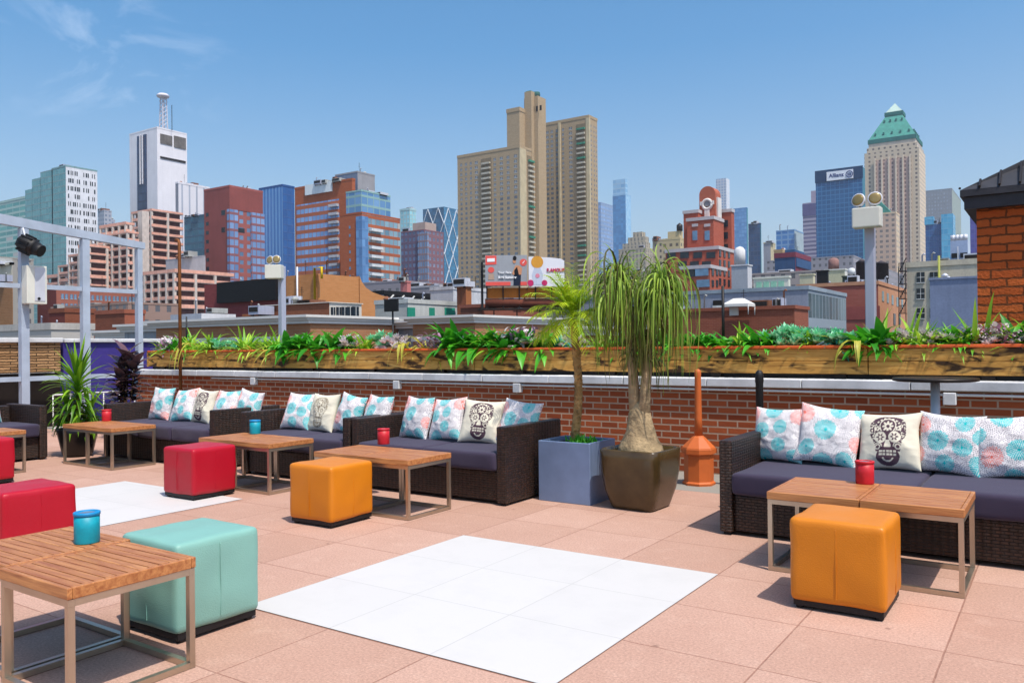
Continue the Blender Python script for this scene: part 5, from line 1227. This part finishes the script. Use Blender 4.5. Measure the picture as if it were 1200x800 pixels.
flat(bb, circ(X(.91), Z(.76), Wb*.085, 16), M_bred, 'red_badge'); flat(bb, [(X(.88), Z(.72)), (X(.90), Z(.72)), (X(.95), Z(.81)), (X(.93), Z(.81))], M_bwhite, 'badge_mark', -.04)
flat(bb, circ(X(.14), Z(.52), Wb*.07, 14, 1.1), M_bred, 'printed_cup', -.02); flat(bb, [(X(.07), Z(.2)), (X(.21), Z(.2)), (X(.20), Z(.40)), (X(.08), Z(.40))], plain('printed beige', '#b59a86'), 'printed_bottles')
flat(bb, [(X(.67), Z(.01)), (X(.84), Z(.01)), (X(.85), Z(.36)), (X(.68), Z(.36))], plain('printed navy skirt', '#16243a'), 'woman_skirt'); flat(bb, [(X(.66), Z(.36)), (X(.86), Z(.36)), (X(.88), Z(.58)), (X(.80), Z(.66)), (X(.72), Z(.66)), (X(.64), Z(.40))], M_skin, 'woman_figure', -.025); flat(bb, [(X(.70), Z(.36)), (X(.80), Z(.36)), (X(.76), Z(.62)), (X(.69), Z(.5))], M_bblack, 'woman_top', -.05)
flat(bb, circ(X(.695), Z(.80), Wb*.05, 14, .8), M_skin, 'woman_face', -.03); flat(bb, circ(X(.705), Z(.90), Wb*.055, 14, .8), M_bblack, 'woman_hair', -.05)
text('Your Face', .27, (X(.31), -.05, Z(.43)), M_bwhite, bb, name='lettering', align='LEFT', bold=.006); text('Real Summer', .29, (X(.31), -.05, Z(.27)), M_bwhite, bb, name='lettering', align='LEFT', bold=.014)
b2 = thing('billboard', 'white billboard with an orange ball on a bottle and red lettering', 'billboard', at_d(620, 362, 70), yawb); W2 = (660-620)/F*DB*1.05
Wb_, X, Z0 = W2, (lambda f: W2*f), zb-.05
Z = lambda f: Z0+Hb*.97*f
MB().prism([(0, 0, Z(0)), (W2, 0, Z(.0)), (W2, 0, Z(.86)), (W2*.9, 0, Z(.93)), (W2*.6, 0, Z(.97)), (0, 0, Z(1))], (0, .25, 0)).build('panel', plain('white billboard print', '#dfe0e6', var=.05), b2)
flat(b2, circ(X(.24), Z(.82), W2*.17, 20), plain('printed amber cap', '#d89a3a'), 'printed_cap'); flat(b2, [(X(.13), Z(.05)), (X(.36), Z(.05)), (X(.40), Z(.4)), (X(.33), Z(.62)), (X(.15), Z(.62)), (X(.09), Z(.4))], plain('printed pale bottle', '#c3cbdc'), 'printed_bottle'); flat(b2, circ(X(.245), Z(.36), W2*.06), plain('printed pink', '#e28aa0'), 'printed_mark', -.04)
flat(b2, circ(X(.05), Z(.12), W2*.09), plain('printed magenta', '#c42f66'), 'printed_flower'); flat(b2, circ(X(.44), Z(.12), W2*.08), plain('printed magenta', '#c42f66'), 'printed_flower', -.03)
M_mag = plain('magenta lettering', '#c43a5c', var=.02); text('B.AMOUR', .40, (X(.76), -.04, Z(.54)), M_mag, b2, bold=.015, sx=.9)
bs = thing('billboard_stand', 'rusty steel platform, tube and orange boards carrying the billboards', 'billboard stand', at_d(566, 362, 70.3), yawb); Ws = 7.6
MB().box(.3, Ws, .25, .45, .95, zb-.15).build('orange_board', plain('orange boards', '#c9762e', var=.2, vs=1.2), bs); MB().tube([(.2, .4, .5), (Ws, .4, .5)], .4, 14).build('tube', plain('rusty tube', '#6d3a2a', var=.3, vs=1), bs)
MB().box(-.4, Ws+.3, -.2, 1.2, -.1, .06).build('platform', M_dark, bs)
for k in range(6): MB().box(.3+k*1.4, .4+k*1.4, .1, .24, .07, zb+.2).build('post', M_dark, bs)
MB().box(-.15, .05, .3, .7, -.1, zb+Hb*.8).build('end_post', M_black, bs)
for k in range(4): MB().box(.9+k*2, 1.0+k*2, .5, .6, -8, -.11).build('leg', M_dark, bs)
MB().tube([(Ws/2, -.8, zb-.25), (Ws/2, .2, zb-.3)], .05, 6).build('lamp_arm', M_dark, bs)

# ------------------------------------------------------------------ middle ground, right
gb = bld('grey_flat_building', 'long flat roofed blue grey building behind the planter, its glazed side to the right', 640, 947, 992, 339, 62, plain('blue grey render', '#8f95a4', vs=.3), grid('grey green strip glazing', '#8d9ba6', '#35434d', 1.1, 2.6, .88, .72, '#66808a'), par=.3); W, Dp, Hh = dims(gb)
for px in (841, 902):
    q = px_z(gb, px, 358, 'f'); MB().box(q.x-.4, q.x+.4, -.1, .1, q.z-.75, q.z).build('louvre_frame', M_winfr, gb); MB().box(q.x-.35, q.x+.35, -.1, .1, q.z+.01, q.z+.42).build('louvre', M_dark, gb)
bw = bld('low_brick_wall', 'low red brown brick building in front of the blue grey one', 760, 931, 940, 361.5, 46, brick('red brown brick', '#96543f', '#8a4a38', '#96624e', .3, .1, .012, .15), None, par=.2, depth=3)
P = at_d(866, 368, 47); tt = thing('canopy_tent', 'small white canopy tent on the low brick roof', 'tent', (P.x, P.y, at_d(866, 369, 47).z)); z1 = .75
q = MB()
A = [(-.75, -.6, z1-.12), (.75, -.6, z1-.12), (.75, .6, z1-.12), (-.75, .6, z1-.12)]; B = [(-.25, -.2, z1+.2), (.25, -.2, z1+.2), (.25, .2, z1+.2), (-.25, .2, z1+.2)]
q.poly(B)
for i in range(4): j = (i+1) % 4; q.poly([A[i], A[j], B[j], B[i]]); q.poly([(A[i][0], A[i][1], z1-.28), (A[j][0], A[j][1], z1-.28), A[j], A[i]])
q.build('canopy', M_cor, tt)
for x_, y_, z_ in A: MB().tube([(x_*.97, y_*.97, 0), (x_*.97, y_*.97, z1-.2)], .03, 6).build('leg', M_winfr, tt)
MB().box(-.7, -.2, .4, .55, 0, .45).build('side_curtain', M_cor, tt)
pk = bld('pink_brick_building', 'pink brick building with slanted roof lights, behind the right light pole', 935, 1029, 1066, 333, 80, brick('pink brick', '#b06456', '#a65a4c', '#a86a5c', .6, .2, .02, .1), brick('salmon brick', '#d09a78', '#c8906c', '#c89a7c', .6, .2, .02, .1), par=.35); W, Dp, Hh = dims(pk)
wn = Wins(pk, plain('bluish roof light', '#8fa6ac', var=.2), name='roof_light')
for k in range(5): q = px_z(pk, 1034.5+k*5.6, 347+k*2.2, 's'); wn.one('s', q.y, q.z, .95, 1.0)
wn.done(); wn = Wins(pk, M_glassd)
for k in range(2): q = px_z(pk, 1048+k*6, 374, 's'); wn.one('s', q.y, q.z, 1.3, 1.2)
wn.done()
q = px_z(pk, 1003, 358, 'f'); MB().box(q.x-2.2, q.x+2.2, -.06, .02, q.z-1.4, q.z-.1).build('brick_panel', plain('dark pink panel', '#96504a'), pk)
be = bld('beige_walk_up', 'beige walk-up building with dark sash windows right of the pink brick one', 1063.5, 1165, 1166, 308, 72, plain('beige render', '#c6bda8', vs=.3), None, par=.5, depth=9); W, Dp, Hh = dims(be)
wn = Wins(be, M_glassd, frame=M_winfr)
for px, py in ((1079, 325), (1094.5, 325), (1079, 344), (1079, 367), (1094.5, 344), (1094.5, 367)): q = px_z(be, px, py, 'f'); wn.one('f', q.x, q.z, .66, .95, .2)
wn.done()
fe = MB(); u0, u1 = px_z(be, 1055, 330, 'f').x, px_z(be, 1063, 330, 'f').x
for py in (318, 333, 350, 367): z = px_z(be, 1060, py, 'f').z; fe.box(u0, u1, -.9, .1, z-.05, z); [fe.tube([(u0+(u1-u0)*k/5, -.9, z), (u0+(u1-u0)*k/5, -.9, z+.7)], .03, 4) for k in range(6)]; fe.tube([(u0, -.9, z+.7), (u1, -.9, z+.7)], .035, 4); fe.tube([(u0, -.4, z), (u1, -.4, z+1.2)], .05, 4)
for u in (u0, u1): fe.tube([(u, -.9, 0), (u, -.9, Hh)], .05, 4)
fe.build('fire_escape', M_black, be)
q = px_z(be, 1101, 320, 'f'); MB().tube([(q.x, -.35, 0), (q.x, -.35, Hh+.9)], .10, 8).build('drain_pipe', plain('lime yellow pipe', '#9aa050'), be)
bg = bld('blue_grey_wall_building', 'blank blue grey wall building in front of the beige walk-up', 1090.5, 1180, 1181, 324, 58, plain('blue grey wall paint', '#7e8ba6', vs=.3), None, par=.15, depth=6)
ac = bld('roof_air_unit', 'large pale blue air handling unit on the beige walk-up', 1115, 1134, 1138.5, 281, 76, plain('pale blue sheet metal', '#9fb0cc'), plain('light sheet metal', '#b9c8d8'), par=0, base=at_d(1120, 308, 75).z+.3, cat='air unit', group=None); W, Dp, Hh = dims(ac)
for k in range(4): MB().lathe([(.22, 0), (.24, .55)], 10, (-W+.2+k*W/4.4, .4, Hh+.002)).build('fan_stack', M_lightgrey, ac)
for k in (0, 1): MB().box(-W+.1+k*W*.5, -W+.1+k*W*.5+W*.4, -.05, .02, .3, .75).build('vent_opening', M_black, ac)
MB().tube([(-W*.55, -.3, -1), (-W*.55, -.3, Hh-.6)], .05, 5).build('aerial', M_lightgrey, ac)
# roof clutter beyond the grey building
def shed(name, label, l, c, r, y0, y1, D, m, m2=None, par=.15): return bld(name, label, l, c, r, y0, D, m, m2, par=par, base=at_d(c, y1, D).z-1.5, cat='roof shed', group='roof sheds and tanks')
shed('roof_shed', 'pale grey roof shed behind the left end of the grey building', 858, 876, 882, 311, 338, 90, plain('grey shed', '#a7adb4'), plain('white shed', '#c9ccd0'))
s_ = shed('glazed_roof_house', 'long white roof house with green windows on the grey building', 884, 924, 927, 325, 337, 72, plain('white roof house', '#cfd2c6'), None); W, Dp, Hh = dims(s_); wn = Wins(s_, plain('pale green panes', '#8fc4ac')); wn.grid('f', -W*.95, -W*.1, Hh-.85, Hh-.25, 4, 1, .75, .9); wn.done()
shed('cream_roof_house', 'cream roof house below the dark blue tower', 967, 990, 994, 316, 334, 95, plain('cream roof wall', '#bfc0a2'), plain('white roof wall', '#d6d8d0')); shed('cream_roof_house', 'pale cream roof block left of the larger cream roof house', 938, 953, 956, 322, 335, 92, plain('pale cream roof wall', '#c9c6a8'), None)
def tank(label, px, y0, y1, D, wpx, m, cone=True):
    P = at_d(px, y1, D); h_ = (y1-y0)*D/F; r_ = wpx/2*D/F; o = thing('water_tank', label, 'water tank', P, 0, 'roof sheds and tanks')
    MB().lathe([(r_, 0), (r_*.97, h_*.8)]+([(r_*1.05, h_*.8), (.05, h_)] if cone else [(r_*.6, h_*.95), (.1, h_)]), 18).build('barrel', m, o)
    [MB().tube([(r_*.7*sx, r_*.7*sy, -2.5), (r_*.7*sx, r_*.7*sy, 0)], .08, 5).build('leg', M_dark, o) for sx in (-1, 1) for sy in (-1, 1)]
M_tankw = plain('weathered tank wood', '#4a4448', var=.3, vs=2)
tank('dark wooden water tank left of the right light pole', 1010, 303, 327, 110, 13, M_tankw); tank('dark wooden water tank right of the right light pole', 1033, 305, 327, 112, 16, M_tankw); tank('white drum tank below the light blue tower', 867, 289, 312, 105, 13, plain('white drum', '#dcdcdc'), False)
tank('small white domed tank right of the cream roof house', 998, 314, 322, 94, 8, plain('white dome', '#dfe3e2'), False); tank('small rusty drum with dish in front of the dark blue tower', 977, 302, 316, 98, 12, plain('rusty drum', '#94706a'), False)
shed('dark_vent_box', 'black vent box on yellow legs on the cream roof', 958, 970, 972, 318, 327, 84, M_black, None)
shed('dark_roof_house', 'dark green roof house under the white domed tank', 988, 1004, 1006, 324, 334, 88, plain('dark green shed', '#3d4a42'), None)
# low roofs filling the ground between
for i, (l_, c_p, r_, y_, D_, cl) in enumerate(((-60, 60, 110, 386, 60, '#b9b4ac'), (600, 690, 760, 376, 110, '#a89a90'), (640, 700, 790, 352, 170, '#a6a09a'), (680, 800, 830, 344, 200, '#9f8f86'), (500, 560, 600, 352, 150, '#9a8f8a'), (240, 330, 380, 372, 120, '#8d7468'), (1000, 1120, 1200, 345, 140, '#a09a94'), (860, 960, 1010, 318, 240, '#a49c98'), (60, 150, 210, 356, 190, '#9b7f72'), (380, 470, 520, 330, 240, '#928c92'), (700, 770, 800, 318, 330, '#ab9c88'), (900, 1000, 1060, 300, 420, '#9c99a0'), (1180, 1300, 1400, 300, 300, '#a89c90'), (-200, -30, 20, 300, 260, '#9c9890'))):
    bld('low_roof_building', ['wide low grey roof at the left beyond the stone wall', 'low brown roof behind the palm crown', 'grey block hidden behind the ponytail palm', 'brownish block behind the ponytail palm, farther back', 'grey low block behind the billboard', 'low brown block behind the maroon wall', 'grey low block behind the beige walk-up', 'grey block behind the roof sheds', 'brown block behind the unfinished building', 'grey block before the violet brick tower', 'sand coloured block below the cream stepped tower', 'grey block under the dark blue tower', 'block hidden behind the brick stair house', 'block beyond the left edge'][i], l_, c_p, r_, y_, D_, grid('roof block wall %d' % i, cl, '#4a4a4e', 3, 3.4, .4, .45), None, par=.5, depth=18 if i in (1, 12, 13) else None)
for i, o in enumerate([x for x in COL.objects if x.get('_D')]):
    D_ = o['_D']; nm = o.name.split('.')[0]
    if nm in ('roof_shed', 'roof_air_unit', 'tan_apartment_tower', 'pyramid_tower', 'dark_blue_tower', 'cream_roof_house', 'truss_terrace', 'glazed_roof_house', 'antenna_tower', 'dark_vent_box', 'dark_roof_house', 'blue_glass_tower'): continue
    if D_ < 130: clutter(o, 7 if dims(o)[0] > 6 else 3, .55 if D_ < 70 else .8, i)
    elif D_ < 460: clutter(o, 5, 1.7 if D_ > 200 else 1.2, i)
    elif D_ < 900: clutter(o, 3, 2.6, i)
struct(MB().box(-4500, 2500, -1500, 4500, GZ-1, GZ), 'city_ground', plain('city asphalt', '#6a6866', vs=.02))
MB().box(XL-.3, XR+.2, -5.2, 8.6, GZ+.01, -.301).build('terrace_building', m_cb); tag(bpy.data.objects['terrace_building'], 'brick building under the terrace, its walls below the floor', 'building')

# ------------------------------------------------------------------ light, sky
EL, AZ = radians(64), radians(-22)     # azimuth measured from +x towards +y
sd = Vector((cos(EL)*cos(AZ), cos(EL)*sin(AZ), sin(EL)))
sun = bpy.data.lights.new('sun', 'SUN'); sun.energy = 4.1; sun.angle = radians(.53); sun.color = (1, .935, .85)
so = bpy.data.objects.new('sun', sun); COL.objects.link(so); so.rotation_euler = sd.to_track_quat('Z', 'Y').to_euler()
wd = bpy.data.worlds.new('World'); SC.world = wd; wd.use_nodes = True; t = wd.node_tree; bgn = t.nodes['Background']
sk = t.nodes.new('ShaderNodeTexSky'); sk.sky_type = 'NISHITA'; sk.sun_disc = False; sk.sun_elevation = EL; sk.sun_rotation = atan2(sd.x, sd.y)
sk.air_density = 1.0; sk.dust_density = 2.4; sk.ozone_density = 2.6; sk.altitude = 50
def wn_(ty, **k):
    n = t.nodes.new(ty)
    for a, v in k.items():
        if a.startswith('_'):
            i = n.inputs[int(a[1:])] if a[1:].isdigit() else n.inputs[a[1:]]
            if isinstance(v, bpy.types.NodeSocket): t.links.new(v, i)
            else: i.default_value = v
        else: setattr(n, a, v)
    return n
tc = wn_('ShaderNodeTexCoord').outputs['Generated']
# thin cirrus: streaky noise, only round one part of the sky
cdir = ray(130, 45).normalized()
dst = wn_('ShaderNodeVectorMath', operation='DISTANCE', _0=tc, _1=cdir).outputs['Value']
nz = wn_('ShaderNodeTexNoise', _Vector=wn_('ShaderNodeVectorMath', operation='MULTIPLY', _0=tc, _1=(5, 9, 16)).outputs[0], _Scale=1.0, _Detail=8, _Roughness=.62, _Distortion=1.0).outputs['Fac']
rp = wn_('ShaderNodeValToRGB', _Fac=nz); rp.color_ramp.elements[0].position = .53; rp.color_ramp.elements[1].position = .80
fall = wn_('ShaderNodeMapRange', _Value=dst); fall.inputs['From Min'].default_value = .15; fall.inputs['From Max'].default_value = .05
mm = wn_('ShaderNodeMath', operation='MULTIPLY', _0=rp.outputs[0], _1=fall.outputs[0]).outputs[0]
m2 = wn_('ShaderNodeMath', operation='MULTIPLY', _0=mm, _1=.2).outputs[0]
hs = wn_('ShaderNodeHueSaturation', _Saturation=1.36, _Hue=.491, _Value=1.10, _Color=sk.outputs[0])
zz = wn_('ShaderNodeSeparateXYZ', _0=tc).outputs[2]
hf = wn_('ShaderNodeMapRange', _Value=zz); hf.inputs['From Min'].default_value = .34; hf.inputs['From Max'].default_value = .0; hf.inputs['To Max'].default_value = .85
h2 = wn_('ShaderNodeHueSaturation', _Saturation=.78, _Hue=.495, _Value=1.0, _Color=sk.outputs[0])
hz2 = wn_('ShaderNodeMix', data_type='RGBA', _0=hf.outputs[0], _6=hs.outputs[0], _7=h2.outputs[0])
mx = wn_('ShaderNodeMix', data_type='RGBA', _0=m2, _6=hz2.outputs[2], _7=(9.5, 9.8, 10.3, 1))
t.links.new(mx.outputs[2], bgn.inputs['Color']); bgn.inputs['Strength'].default_value = .15
vs = SC.view_settings; vs.view_transform = 'Standard'; vs.look = 'None'; vs.exposure = .22; vs.gamma = 1
hz_ = MB().box(-4800, 2800, -1800, 4800, GZ-2, 420).build('haze', None); hz_['kind'] = 'stuff'; hm = bpy.data.materials.new('haze air'); hm.use_nodes = True; nt_ = hm.node_tree; nt_.nodes.clear()
ho = nt_.nodes.new('ShaderNodeOutputMaterial'); hv = nt_.nodes.new('ShaderNodeVolumePrincipled'); hv.inputs['Color'].default_value = (.9, .94, 1, 1); hv.inputs['Density'].default_value = .00014; hv.inputs['Anisotropy'].default_value = .2
nt_.links.new(hv.outputs[0], ho.inputs['Volume']); hz_.data.materials.clear(); hz_.data.materials.append(hm)
SC.render.engine = 'CYCLES'; SC.cycles.use_denoising = True; SC.cycles.max_bounces = 6; SC.cycles.transparent_max_bounces = 6; SC.cycles.caustics_reflective = False; SC.cycles.caustics_refractive = False
for o in COL.objects:
    for k in ('_w', '_d', '_h', '_D'):
        if k in o: del o[k]
